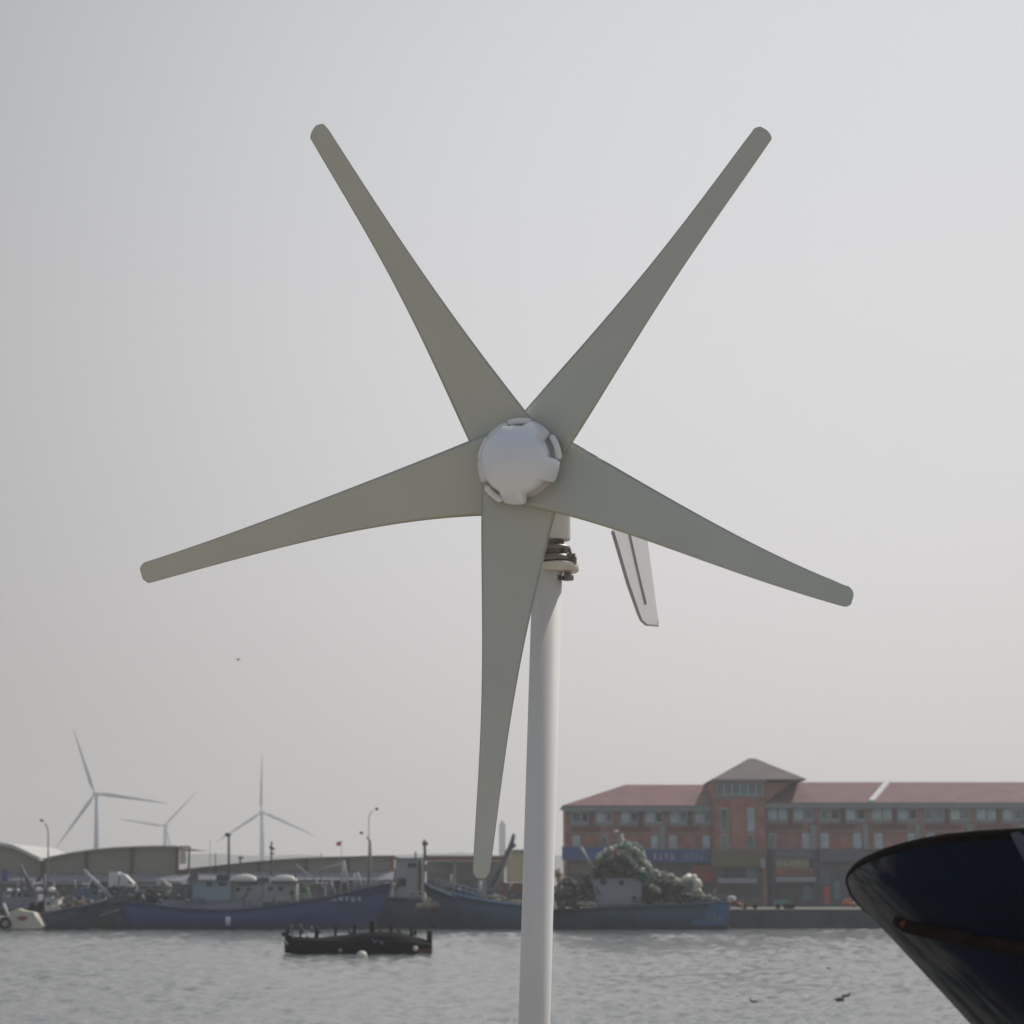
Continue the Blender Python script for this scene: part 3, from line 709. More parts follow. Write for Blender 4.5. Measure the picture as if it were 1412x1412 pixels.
rod(A, [(374, 1208), (374.5, 1160)], DA+1, .11); rod(A, [(371.5, 1168), (378.5, 1171)], DA+1, .15, 'mast', 'mast_lamp'); rod(A, [(372, 1177), (379, 1177)], DA+1, .07, 'mast', 'spreader')
rod(A, [(442, 1240), (443, 1176)], DA, .05, 'mast', 'mast')
for pts in ([(469, 1233), (474, 1187)], [(474, 1187), (482, 1231)], [(470, 1216), (480, 1216)], [(490, 1229), (493, 1203)], [(493, 1203), (500, 1226)]): rod(A, pts, DA, .13, 'mast_light', 'gallows')
for pts in ([(434, 1213), (462, 1236)], [(430, 1202), (474, 1190)], [(408, 1192), (435, 1214)]): rod(A, pts, DA, .07, 'mast_light', 'derrick')
for (a_, c_, t_) in ((399, 408, 1222), (414, 428, 1224), (450, 462, 1216)): MB().ball(W((a_+c_)/2, 1236, DA), .5*(c_-a_)*DA/F, .9, (1242-t_)*DA/F*.8, nz=.5, nscale=2, seed=a_).build('deck_gear', 'green' if a_ < 450 else 'cabin_dark', A)
rails(A, [(330, 1252), (380, 1248.5), (430, 1240.5)], DA-2.6, .7, 9); rails(A, [(480, 1231), (536, 1217)], DA-1.0, .8, 8)
s_ = empty('net_bundle', W(182, 1243, DA-.5), 'grey-green net bundle lying on the trawler stern', 'fishing net')
mbn = MB()
for i, (x, y, r_) in enumerate(((183, 1239, 8), (197, 1236, 10), (211, 1232, 11), (222, 1238, 9), (205, 1240, 10))): mbn.ball(W(x, y, DA-.3+i*.2), r_*DA/F, .9, r_*.7*DA/F, nz=.6, nscale=2.4, seed=i)
mbn.build('net', 'net_dark', s_)
mbn = MB()
for i, (x, y, r_) in enumerate(((219, 1220, 4), (225, 1217, 4.5), (231, 1223, 5), (233, 1231, 4.5), (224, 1227, 3.5))): mbn.ball(W(x, y, DA+.3), r_*DA/F*1.1, .4, r_*DA/F, nz=.5, nscale=2.4, seed=i+5)
tag(mbn.build('net_bundle', 'net_cream'), 'pale lumpy net heap between trawler stern and light blue wheelhouse', 'fishing net')
strokes(A, 449, 1236, 501, 1243.5, DA-2.35, 6, 'frame', 4, 1.0)
fd = MB().tpx([(314.5, 1264), (314.5, 1276)], DA-3.5, .26, 10); tag(fd.build('fender', 'boat_white'), 'short pale fender hanging on the blue trawler side', 'fender')

# B: dark boat with the tall grey wheelhouse
DBt = 224; B = boat(570, DBt, 'dark navy boat with a tall grey wheelhouse between the two blue boats')
hull(B, DBt, [(500, 1236), (540, 1238), (580, 1241), (630, 1247), (660, 1250)], (500, 655), 5.5, 'hull_navy', 'L', 'hull_navy')
cabin(B, 545, 1184, 581, 1241, DBt-.5, 3.6, 'cabin_grey', ((548, 1211, 560, 1222), (562, 1190, 574, 1196)), 'wheelhouse', 'slate')
cabin(B, 577, 1188, 582, 1241, DBt-.9, .37, 'hall_column', (), 'corner_post')
rails(B, [(532, 1238), (590, 1242)], DBt-2.3, .9, 6)
rod(B, [(586, 1185), (585.5, 1158)], DBt, .16, 'mast'); rod(B, [(582.5, 1163), (590, 1163)], DBt, .22, 'mast', 'radar'); rod(B, [(573, 1184), (573, 1174)], DBt, .1)
rod(B, [(507, 1236), (510, 1166)], DBt, .12, 'mast', 'mast')
tp_ = MB(); 
for i, (x, y, r_, q) in enumerate(((580, 1249, 7, .55), (590, 1247, 9, .8), (601, 1248, 8, .6), (593, 1242, 6, .8))): tp_.ball(W(x, y, 219+i*.1), r_*219/F, .7, r_*q*219/F, nz=.4, nscale=2.1, seed=i+20)
tag(tp_.build('tarpaulin_heap', 'tarp_beige'), 'beige crumpled tarpaulin heap beside the bow of the middle blue boat', 'tarpaulin')

# C: middle blue boat, bow to the left
DC = 220; C = boat(670, DC, 'blue boat with its raised bow to the left, stern hidden behind the pole')
hull(C, DC, [(586, 1218), (604, 1226), (625, 1232.5), (655, 1239.5), (690, 1245), (730, 1249), (757, 1250)], (607, 757), 6, 'hull_teal', 'L', 'hull_light_blue')
MB().add([W(x, y, DC-2.0-.8*min(1, (x-586)/60)) for x, y in ((590, 1219.5), (620, 1229.5), (660, 1238.5), (710, 1245.5), (710, 1249), (660, 1243), (620, 1234.5), (592, 1223))]+
         [W(x, y, DC-1.9-.8*min(1, (x-586)/60)) for x, y in ((590, 1219.5), (620, 1229.5), (660, 1238.5), (710, 1245.5), (710, 1249), (660, 1243), (620, 1234.5), (592, 1223))],
         [(0, 1, 6, 7), (1, 2, 5, 6), (2, 3, 4, 5), (15, 14, 9, 8), (14, 13, 10, 9), (13, 12, 11, 10), (0, 8, 9, 1), (1, 9, 10, 2), (2, 10, 11, 3), (7, 6, 14, 15), (6, 5, 13, 14), (5, 4, 12, 13)]).build('bulwark_stripe', 'cabin_blue', C)
cabin(C, 614, 1221, 655, 1237, DC+.2, 2.2, 'hull_light_blue', ((640, 1224, 652, 1228),), 'foredeck_cover', 'slate')
cabin(C, 700, 1231, 750, 1247, DC, 2.4, 'cabin_dark', (), 'deckhouse', 'brick_dark')
rails(C, [(600, 1222), (660, 1238)], DC-2.4, .8, 8)
rod(C, [(673, 1232), (690, 1196), (704, 1168), (709, 1150)], DC-1, [.3, .26, .3, .2], 'cabin_dark', 'derrick')
rod(C, [(703, 1168), (710, 1163)], DC-1, .35, 'cabin_dark', 'derrick_head'); rod(C, [(662, 1240), (662, 1214)], DC-1, .2, 'mast_light', 'bollard_post'); rod(C, [(622, 1222), (622, 1206)], DC, .12, 'mast_light', 'bitt')
for pts in ([(681, 1228), (706, 1172)], [(668, 1236), (690, 1236)], [(690, 1236), (712, 1246)]): rod(C, pts, DC-1.4, .12, 'rope', 'stay')
gm = MB()
for i in range(7): gm.ball(W(682+i*8, 1243+.6*i, DC-1.2), .5, .5, .32, nz=.5, nscale=2, seed=i+50)
tag(gm.build('rope_coils', 'tarp_beige'), 'tan rope coils along the rail of the middle boat beside the pole', 'rope')

# D: net boat
DD = 219; Dn = boat(880, DD, 'dark teal fishing boat right of the pole heaped with nets and a lilac-grey cabin')
hull(Dn, DD, [(764, 1254), (800, 1253), (840, 1251), (880, 1249.5), (930, 1248), (960, 1246), (1003, 1243.5)], (766, 1001), 6.4, 'hull_teal', 'L', 'hull_teal', transom=.9)
MB().add([W(x, y, DD-3.0) for x, y in ((955, 1249), (1003, 1245.5), (1002, 1276), (956, 1276))]+[W(x, y, DD-2.85) for x, y in ((955, 1249), (1003, 1245.5), (1002, 1276), (956, 1276))],
         [(0, 1, 2, 3), (7, 6, 5, 4), (0, 4, 5, 1), (1, 5, 6, 2), (2, 6, 7, 3), (3, 7, 4, 0)]).build('quarter_panel', 'hull_light_blue', Dn)
strokes(Dn, 974, 1262, 997, 1271, DD-3.05, 3, 'slate', 31, .9)
cb = MB(); cb.prism_px([(817, 1213), (822, 1211), (872, 1211), (884, 1216), (886, 1247), (826, 1247), (820, 1232)], DD-1.6, 3.2); wh = cb.build('wheelhouse', 'cabin_lilac', Dn)
for (x, y, r_) in ((832, 1216, 4.6), (857, 1217.5, 3.6)): MB().lathe(W(x, y, DD-1.605), (0, 1, 0), [(0, -.06), (r_*DD/F, -.06), (r_*DD/F, 0)], 16, False).build('porthole', 'glass_dark', wh)
cabin(Dn, 834, 1196, 876, 1210.6, DD-1.2, 2.6, 'cabin_dark', ((838, 1200, 846, 1206), (860, 1200, 870, 1206)), 'upper_house')
MB().prism_px([(826, 1247.5), (940, 1246.5), (958, 1244.5), (958, 1250), (826, 1252)], DD-2.9, .12).build('bulwark_panel', 'cabin_dark', Dn)
rod(Dn, [(848, 1196), (848.5, 1144)], DD, .12, 'mast'); rod(Dn, [(857, 1196), (857, 1150)], DD, .2, 'cabin_grey'); rod(Dn, [(843, 1160), (863, 1158)], DD, .12, 'cabin_grey', 'spreader')
rod(Dn, [(846, 1147), (852, 1147)], DD, .2, 'pale_pink', 'mast_lamp'); rod(Dn, [(872, 1196), (871, 1160)], DD, .09, 'mast'); rod(Dn, [(837, 1182), (837, 1158)], DD, .08)
rod(Dn, [(800, 1168), (807, 1180), (821, 1204)], DD-1, [.2, .24, .2], 'cabin_lilac', 'derrick')
def heap(name, label, m, items, D, cat='fishing net', ny=.9):
    mb = MB()
    for i, (x, y, rx, ry) in enumerate(items):
        if rx < 5.5: mb.ball(W(x, y, D+random.uniform(-.6, .4)), rx*D/F, ny, ry*D/F, 18, 12, nz=.75, nscale=2.6, seed=i*1.7+x*.1); continue
        mb.ball(W(x, y+1, D+.3), rx*.78*D/F, ny, ry*.78*D/F, 14, 10, nz=.7, nscale=2.6, seed=i*1.7+x*.1)
        for k in range(9):
            a_ = random.uniform(0, 6.283); q = random.uniform(.35, .85)
            mb.ball(W(x+rx*q*math.cos(a_), y-ry*q*math.sin(a_), D-.5+random.uniform(-.5, .3)), rx*random.uniform(.16, .42)*D/F, .35, ry*random.uniform(.14, .38)*D/F, 10, 7, nz=.8, nscale=3, seed=k*2.3+x)
        for k in range(3):
            x1 = x+rx*random.uniform(-.9, .9); y1 = y+ry*random.uniform(-.8, .6)
            mb.tube([W(x1+u_*rx*.35+random.uniform(-1, 1), y1+abs(u_)*ry*.25, D-.8) for u_ in (-1.5, -.7, 0, .7, 1.5)], .09, 5)
    return tag(mb.build(name, m), label, cat)
def festoon(label, m, paths, D, r=.24, name='fishing_net'):
    mb = MB(); rr = random.Random(len(paths)*7)
    for pts in paths:
        P = [Vector(p) for p in pts]; Q = []
        for a_, b_ in zip(P, P[1:]):
            for k in range(5): Q.append(a_.lerp(b_, k/5))
        Q.append(P[-1])
        mb.tube([W(q.x+rr.uniform(-1, 1), q.y+rr.uniform(-1, 1), D+rr.uniform(-.3, .3)) for q in Q], [r*rr.uniform(.6, 1.35) for _ in Q], 8)
    return tag(mb.build(name, m), label, 'fishing net')
festoon('pale green net festooned over the wheelhouse of the net boat, hanging down to the right', 'net_green', [[(826, 1190), (838, 1176), (850, 1168), (862, 1166), (874, 1170)], [(862, 1168), (876, 1166), (885, 1175), (889, 1186), (896, 1197)], [(866, 1174), (872, 1184), (880, 1194), (886, 1203)], [(860, 1178), (868, 1188), (876, 1199)], [(864, 1164), (873, 1176), (884, 1188), (892, 1200)]], DD-1.4, .34)
festoon('cream net strands sliding from the net boat mast towards the net pile', 'net_cream', [[(823, 1186), (829, 1178), (838, 1172), (846, 1170)], [(868, 1168), (878, 1172), (888, 1183)], [(866, 1180), (874, 1192), (882, 1202), (888, 1209)], [(884, 1184), (893, 1192), (898, 1200)]], DD-1.9, .26)
heap('net_pile', 'dark green-grey net heap around the mast foot above the wheelhouse', 'net_dark', [(828, 1200, 11, 10), (842, 1192, 12, 10), (856, 1188, 12, 11), (872, 1199, 12, 9), (884, 1206, 7, 7), (850, 1203, 14, 7), (824, 1208, 8, 5)], DD-1.1)
heap('net_pile', 'cream-grey net pile on the deck, highest and palest pile behind the wheelhouse', 'net_cream', [(902, 1205, 10, 7), (912, 1208, 11, 8), (924, 1211, 10, 8), (934, 1216, 9, 7), (900, 1213, 8, 6), (943, 1217, 6, 5)], DD-.9)
heap('net_pile', 'dark grey net mass low on deck under the pale pile', 'net_dark', [(895, 1234, 14, 13), (915, 1230, 15, 14), (935, 1232, 14, 13), (953, 1238, 11, 8), (905, 1221, 11, 8), (925, 1222, 12, 8), (878, 1240, 10, 6)], DD-.7)
heap('net_pile', 'small whitish net knot in front of the dark net mass', 'net_cream', [(899, 1222, 4, 3), (904, 1226, 4.5, 3.5), (908, 1228, 3, 2.5)], DD-2.2, ny=.4)
heap('net_bag', 'small bright teal net bag hanging beside the wheelhouse corner', 'net_teal', [(888.5, 1208, 6, 7), (887, 1213, 4, 4)], DD-2.2, ny=.5)
heap('net_float_bundle', 'little cream bundle of floats just above the teal net bag', 'buoy', [(885, 1199, 3.5, 3), (889, 1202, 3, 2.4)], DD-2.1, ny=.4)
festoon('thick pale net roll arching down near the stern of the net boat', 'boat_cream', [[(944, 1213), (951, 1210), (958, 1213), (962, 1220), (960, 1230), (954, 1238)]], DD-1.5, .42)
heap('net_pile', 'olive-cream net slope tapering to the stern rail at the right', 'net_cream', [(966, 1236, 8, 6), (975, 1238, 8, 4.5), (984, 1240, 7, 3), (962, 1230, 6, 6)], DD-1.0)
heap('gear_pile', 'dark jumbled fishing gear filling the deck beside the pole', 'gear', [(774, 1238, 11, 14), (788, 1226, 13, 14), (800, 1234, 13, 14), (812, 1226, 10, 14), (780, 1215, 8, 8), (806, 1212, 9, 9), (794, 1246, 14, 6)], DD-.4, 'fishing gear')
heap('gear_bundle', 'pinkish white sack lying on the dark gear by the rail', 'pale_pink', [(801, 1245.5, 5, 2.8), (810, 1246, 6, 3), (819, 1247, 4, 2.4)], DD-2.6, 'sack', .4)
rails(Dn, [(764, 1254), (826, 1252)], DD-2.9, .8, 9, 'mast'); rails(Dn, [(960, 1246), (1002, 1243)], DD-2.6, .7, 7, 'mast')
heap('cargo_bundle', 'cream and pink bundles stacked right beside the pole on the quay', 'tarp_beige', [(770, 1206, 5, 7), (772, 1216, 4, 6), (769, 1225, 5, 5)], 232, 'bundle')

# E/F/G: boats at the left
DE = 224; E1 = boat(120, DE, 'grey-green low hull moored left of the blue trawler stern')
hull(E1, DE, [(96, 1243), (120, 1245.5), (150, 1246), (172, 1244), (196, 1241)], (100, 190), 4.6, 'hull_grey', 'R', 'hull_grey')
MB().tpx([(112, 1268), (140, 1262), (168, 1253)], DE-2.5, .08).build('mooring_line', 'rope', E1)
cabin(E1, 108, 1225, 141, 1243, DE-.4, 2.4, 'cabin_blue', ((128, 1229, 134, 1233),), 'cabin', 'slate')
rod(E1, [(115, 1199), (124, 1209), (138, 1222), (155, 1240)], DE-1, [.2, .25, .3, .3], 'mast_light', 'crane_boom')
tag(MB().ball(W(112, 1234, DE-1.6), .5, .5, .65, nz=.4, nscale=2).build('tarpaulin_cover', 'tarp_blue'), 'small blue covered bundle beside the light blue cabin', 'tarpaulin')
cabin(E1, 150, 1202, 163, 1223, DE-.6, 1.6, 'boat_white', (), 'locker')
MB().prism_px([(165, 1204), (172, 1206), (184, 1218), (182, 1223), (166, 1221)], DE-.5, 1.5).build('windscreen', 'boat_white', E1)
cabin(E1, 148, 1223.5, 186, 1243, DE-.3, 2.2, 'cabin_dark', ((152, 1227, 160, 1232),), 'deckhouse')
DF = 216; Fb = boat(100, DF, 'dark slate boat with two small white domes on its frame, at far left')
hull(Fb, DF, [(52, 1262), (66, 1259), (85, 1255.5), (105, 1251), (125, 1247.5), (147, 1240)], (56, 122), 4.4, 'hull_navy', 'R', 'mast')
cabin(Fb, 62, 1238, 80, 1256, DF-.4, 2, 'boat_white', ((64, 1243, 69, 1248),), 'cabin', 'cabin_grey')
rod(Fb, [(61.5, 1262), (61.5, 1205)], DF, .16, 'cabin_dark', 'mast'); rod(Fb, [(46, 1231), (80, 1231)], DF, .13, 'cabin_dark', 'crossbar'); rod(Fb, [(80, 1231), (80, 1256)], DF, .1, 'cabin_dark', 'frame_leg'); rod(Fb, [(46, 1231), (50, 1256)], DF, .1, 'cabin_dark', 'frame_leg')
for px in (55, 71.5): MB().ball(W(px, 1226.5, DF), .42, .42, .26).build('radar_dome', 'canopy', Fb)
heap('gear_pile', 'dull pink and grey gear on the deck of the slate boat', 'tarp_beige', [(88, 1249, 7, 3), (98, 1247, 6, 3), (112, 1244, 6, 3)], DF-.4, 'fishing gear')
heap('tyre_stack', 'dark tyres heaped between the white cabin and the cream boat', 'rubber', [(46, 1250, 6, 6), (58, 1247, 6, 7), (54, 1255, 6, 4)], DF+1.5, 'tyres')
DG = 222; G0 = boat(25, DG, 'grey-blue cabin boat behind the cream boat at the left edge')
hull(G0, DG, [(-50, 1254), (10, 1254), (60, 1252)], (-48, 56), 5, 'hull_grey', 'L', 'hull_grey')
cabin(G0, 3, 1230, 52, 1253, DG-1, 3, 'cabin_lilac', ((16, 1232, 20, 1237), (25, 1232, 29, 1237), (33, 1232, 38, 1237)), 'wheelhouse', 'slate')
rod(G0, [(28, 1192), (36, 1210), (47, 1232)], DG-.5, [.15, .25, .3], 'cabin_dark', 'crane_boom'); rod(G0, [(28, 1192), (31, 1230)], DG-.5, .1, 'cabin_dark', 'stay')
DH = 213; Hc = boat(30, DH, 'little cream-white boat with an orange-brown oval patch at the left edge', 'motor_boat')
mb = MB(); o1 = [(-20, 1270), (4, 1250), (14, 1263), (22, 1254), (40, 1256), (47, 1262), (58, 1277), (58, 1281), (-20, 1281)]
o1 = [(-30, 1262), (6, 1264), (16, 1256), (24, 1253), (34, 1256), (46, 1258), (51, 1264), (59, 1277), (56, 1281), (-30, 1281)]
mb.prism_px(o1, DH-.9, 1.8); hh = mb.build('hull', 'boat_cream', Hc)
mb = MB(); mb.lathe(W(31, 1266, DH-.91), (0, 1, 0), [(0, -.05), (.55, -.05), (.55, 0)], 20, False)
for v in mb.v: v.z = W(31, 1266, DH).z+(v.z-W(31, 1266, DH).z)*.45
mb.build('oval_patch', 'rust_beam', hh)
MB().tpx([(5, 1246), (10, 1258), (16, 1274)], DH-1, .14, 8).build('fender_bar', 'boat_white', Hc); MB().tpx([(46, 1258), (54, 1276)], DH-1, .1, 6).build('spray_rail', 'boat_white', Hc)
ty = MB(); cc = W(7, 1273, DH-1.1); ty.tube([cc+Vector((math.cos(a_*.3927)*.5, 0, math.sin(a_*.3927)*.5)) for a_ in range(17)], .17, 8); tag(ty.build('tyre', 'rubber'), 'black tyre hung on the left side of the cream boat', 'tyre')
bs = empty('blue_sign', Vector((W(6, 1245, 255).x, 255, 2.0)), 'small dark blue sign on a post at the extreme left', 'sign')
MB().bpx(2, 1199, 10.5, 1215, 255, .15).build('board', 'sign_navy', bs); MB().bpx(5.5, 1215, 7, 1252, 255.02, .12).build('post', 'mast', bs)

# jumbled deck gear on the moored boats
def clutter(parent, D, region, n, seed, mats, big=1.0):
    rr = random.Random(seed); (xa, xb, ya, yb) = region
    for i in range(n):
        x = rr.uniform(xa, xb); y = rr.uniform(ya, yb); m = rr.choice(mats); w_ = rr.uniform(1.5, 5)*big; h_ = rr.uniform(1.2, 4)*big; kind = rr.random(); dd = D+rr.uniform(-.6, 1.2); mb = MB()
        if kind < .35: mb.bpx(x-w_/2, y-h_, x+w_/2, y, dd, rr.uniform(.3, .9)); nm = 'deck_box'
        elif kind < .6: mb.ball(W(x, y-h_*.5, dd), w_*.6*D/F, .4, h_*.5*D/F, 12, 8, nz=.5, nscale=2.3, seed=i+seed); nm = 'gear_bundle'
        elif kind < .8: mb.tpx([(x, y), (x+rr.uniform(-9, 9), y-rr.uniform(6, 18)*big)], dd, rr.uniform(.05, .13)); nm = 'spar'
        else:
            c0 = W(x, y-h_*.5, dd); r0 = h_*.45*D/F
            mb.lathe(c0-Vector((w_*.5*D/F, 0, 0)), (1, 0, 0), [(0, 0), (r0, 0), (r0*.8, w_*.3*D/F), (r0*.8, w_*.7*D/F), (r0, w_*D/F), (0, w_*D/F)], 14); nm = 'barrel'
        mb.build(nm, m, parent)
LT = ['boat_white', 'cabin_grey', 'cabin_lilac', 'cabin_dark', 'gear', 'mast_light', 'cabin_blue', 'tarp_beige', 'hall_column', 'green', 'cabin_dark', 'net_dark']
clutter(G0, DG-1.4, (4, 54, 1222, 1252), 26, 1, LT)
clutter(Fb, DF-.6, (68, 142, 1236, 1252), 22, 2, LT)
clutter(E1, DE-.8, (100, 190, 1216, 1246), 34, 3, LT)
clutter(A, DA-1.6, (188, 262, 1232, 1248), 22, 4, LT)
clutter(A, DA-1.7, (270, 430, 1238, 1250), 34, 5, LT)
clutter(A, DA-1.2, (400, 520, 1212, 1232), 26, 6, LT)
clutter(B, DBt-1, (520, 600, 1226, 1242), 18, 7, LT)
clutter(C, DC-1, (600, 715, 1226, 1244), 26, 8, LT)
clutter(Dn, DD-1.8, (768, 830, 1212, 1252), 34, 9, LT)
clutter(Dn, DD-1.6, (880, 990, 1232, 1248), 20, 10, LT, .8)

# small things on the far quay
heap('white_sack', 'small white sack on the quay edge right of the net boat', 'boat_white', [(1009, 1239, 5, 3.4)], 222.5, 'sack', .4)
for (n_, lab, m2, items, D2, ct) in (('orange_heap', 'faded orange heap next to the white sack on the quay edge', 'rust_beam', [(1012, 1245, 5.5, 3.5), (1020, 1248, 5, 3)], 228.5, 'tarpaulin'),
        ('orange_float', 'bright orange-red float on the quay beside the ship bow', 'orange', [(1168, 1244, 6, 4.6)], 229, 'float'),
        ('pale_bundle', 'pale bundle tucked right of the orange-red float', 'tarp_beige', [(1178, 1247, 4, 3.4)], 228.5, 'bundle')):
    heap(n_, lab, m2, items, D2, ct, .5)
for i, (px, w_, h_, mm, lab) in enumerate(((1034, 12, 10, 'gear', 'dark cart standing on the quay under the lilac awning'), (1078, 9, 8, 'teal', 'dull teal cart before the dark shop window'), (1090, 4, 6, 'cabin_dark', 'small dark cart between the teal cart and the teal door'), (935, 12, 6, 'gear', 'dark low cart behind the net boat'))):
    D2 = 240; c_ = empty('hand_cart', Vector((W(px, 1252, D2).x, D2, 2.0)), lab, 'cart', 'carts on the far quay')
    MB().bpx(px-w_, 1249-h_, px+w_, 1249.5, D2, 1.6).build('tray', mm, c_)
    for q in (-.6, .6): MB().lathe(W(px+w_*q, 1250, D2-.08), (0, 1, 0), [(0, 0), (.3, 0), (.3, .1), (0, .1)], 12, False).build('wheel', 'rubber', c_)

# ------------------------------------------------------------------ SMALL MOORED BOAT
ds_ = ray(500, 1316); DS = CAMH*ds_.y/(-ds_.z)
S = empty('moored_skiff', Vector((W(492, 1316, DS).x, DS, 0)), 'black humped skiff with short posts moored alone in mid harbour', 'boat')
DS1 = DS+1.0
def skiff():
    top_ = [(393, 1290), (410, 1292), (440, 1293), (470, 1289.5), (500, 1286), (520, 1284.5), (545, 1285), (565, 1289), (585, 1295), (596, 1299)]
    bots = [(396, 1311), (420, 1313.5), (445, 1314), (480, 1316), (560, 1316), (594, 1315)]
    n = 40; vs = []
    for i in range(n+1):
        t = i/n; x = lerp(393, 596, t); P = W(x, smooth_at(top_, x) if 0 < i < n else poly_at(top_, x), DS1); Bz = W(x, poly_at(bots, x), DS1)
        hb = .95*(1-abs(2*t-1)**4)+.12
        zt = P.z; zb = -.2 if x > 450 else lerp(.06, -.2, (x-393)/57)
        mid = lerp(zb, zt, .55)
        vs += [Vector((P.x, DS1-hb*.75, zb)), Vector((P.x, DS1-hb, mid)), Vector((P.x, DS1-hb*.95, lerp(zb, zt, .8))), Vector((P.x, DS1-hb*.35, zt)), Vector((P.x, DS1+hb*.35, zt)), Vector((P.x, DS1+hb, mid)), Vector((P.x, DS1+hb*.75, zb))]
    k = 7
    mb = MB().add(vs, [(i*k+j, i*k+(j+1) % k, (i+1)*k+(j+1) % k, (i+1)*k+j) for i in range(n) for j in range(k)], True)
    mb.f.append(list(range(k))); mb.sm.append(False); mb.f.append([n*k+j for j in range(k)]); mb.sm.append(False)
    return mb.build('hull', 'hull_black', S)
hs_ = skiff()
for (x, y0, y1, r_) in ((396.5, 1282, 1298, .13), (414, 1284, 1296, .07), (436.5, 1279, 1296, .13), (462.5, 1276, 1292, .08), (488.5, 1275, 1289, .10), (513, 1270, 1288, .15), (539, 1277, 1288, .09), (567, 1281, 1292, .09), (592, 1284, 1300, .17)):
    MB().tpx([(x, y1), (x+.4, y0)], DS1, r_, 8).build('post', 'hull_black', S)
MB().tpx([(389, 1289), (395, 1287), (404, 1296)], DS1, .13, 8).build('stem_fitting', 'hull_black', S)
MB().tpx([(392, 1296), (397, 1303)], DS1-.7, .06, 8).build('bow_rope', 'rope', S)
MB().bpx(577, 1309, 594, 1314.5, DS1-.9, .3).build('stern_patch', 'boot_red', S)
MB().tube([W(x, y, DS1-1.0) for x, y in ((400, 1294), (440, 1297), (500, 1297), (560, 1298), (594, 1302))], .05, 6).build('rub_rail', 'boot', S)
rr2 = MB()
for pts in ([(513, 1295), (519, 1301)], [(516, 1301), (520, 1296)], [(522, 1297), (528, 1302)], [(524, 1301), (529, 1298)]): rr2.tube([W(x, y, DS1-1.03) for x, y in pts], .035, 5)
rr2.build('painted_mark', 'cabin_lilac', S)
def buoy(x, y, r_, label, m='buoy'):
    d = ray(x, y+r_*.6); Db = CAMH*d.y/(-d.z); c = W(x, y, Db); rm = r_*Db/F
    o = empty('mooring_buoy', Vector((c.x, Db, 0)), label, 'buoy')
    MB().ball((c.x, Db, rm*.35), rm, rm, rm*.95, 20, 12).build('float', m, o)
    MB().lathe((c.x, Db, rm*1.2), (0, 0, 1), [(rm*.2, 0), (rm*.2, rm*.25), (0, rm*.28)], 10).build('ring', 'mast', o)
buoy(499, 1316.5, 7.2, 'round white buoy floating in front of the black skiff, largest of its three floats')
def fender_ball(x, y, r_, label, m):
    c = W(x, y, DS1-1.15); return tag(MB().ball(c, r_*DS/F, None, None, 14, 10).build('ball_fender', m), label, 'fender', None)
fender_ball(573, 1308, 3.6, 'small white ball fender near the red stern patch of the skiff', 'buoy')
fender_ball(469, 1311, 2.8, 'tiny grey ball fender low on the middle of the black skiff', 'cabin_grey')

clutter(S, DS1-.5, (398, 445, 1286, 1298), 14, 12, ['gear', 'hull_black', 'cabin_dark', 'hull_black'], .9)
clutter(S, DS1-.3, (450, 585, 1286, 1291), 12, 13, ['hull_black', 'boot', 'gear'], .6)
# ducks / debris on the water, bird in the air
def floater(px, py, s, label, turn=1):
    d = ray(px, py); Db = CAMH*d.y/(-d.z); c = W(px, py, Db)
    o = empty('water_bird', Vector((c.x, Db, 0)), label, 'bird')
    mb = MB(); mb.ball((c.x, Db, .05*s), .24*s, .12*s, .11*s, 14, 8); mb.ball((c.x+turn*.2*s, Db, .24*s), .07*s, .06*s, .06*s, 10, 6)
    mb.tube([(c.x+turn*.14*s, Db, .08*s), (c.x+turn*.19*s, Db, .22*s)], .04*s, 6); mb.tube([(c.x+turn*.24*s, Db, .235*s), (c.x+turn*.34*s, Db, .22*s)], [.02*s, .006*s], 6); mb.tube([(c.x-turn*.18*s, Db, .08*s), (c.x-turn*.34*s, Db, .13*s)], [.06*s, .01*s], 6)
    mb.build('body', 'bird', o)
floater(1039, 1383, .5, 'dark water bird alone, left of the pair near the bottom edge', -1)
floater(1158, 1380, .62, 'larger dark water bird of the pair left of the ship bow foot')
floater(1168, 1374, .48, 'smaller bird close behind the larger one, left of the ship bow foot')
floater(937, 1324, .4, 'tiny dark water bird in mid harbour right of the pole')
floater(1143, 1336, .42, 'tiny dark water bird farther out, above the pair of birds', -1)
bD = 60; c = W(328.5, 909.5, bD); o = empty('flying_bird', c, 'tiny dark bird flying in the sky above the distant turbines', 'bird')
mb = MB(); mb.ball(c, .045, .09, .03, 10, 6)
for sg in (-1, 1): mb.add([c+Vector((0, -.05, 0)), c+Vector((0, .05, 0)), c+Vector((sg*.06, .04, .03)), c+Vector((sg*.06, -.03, .03)), c+Vector((sg*.10, .05, .0))], [(0, 1, 2, 3), (3, 2, 4)])
mb.build('body', 'bird', o)

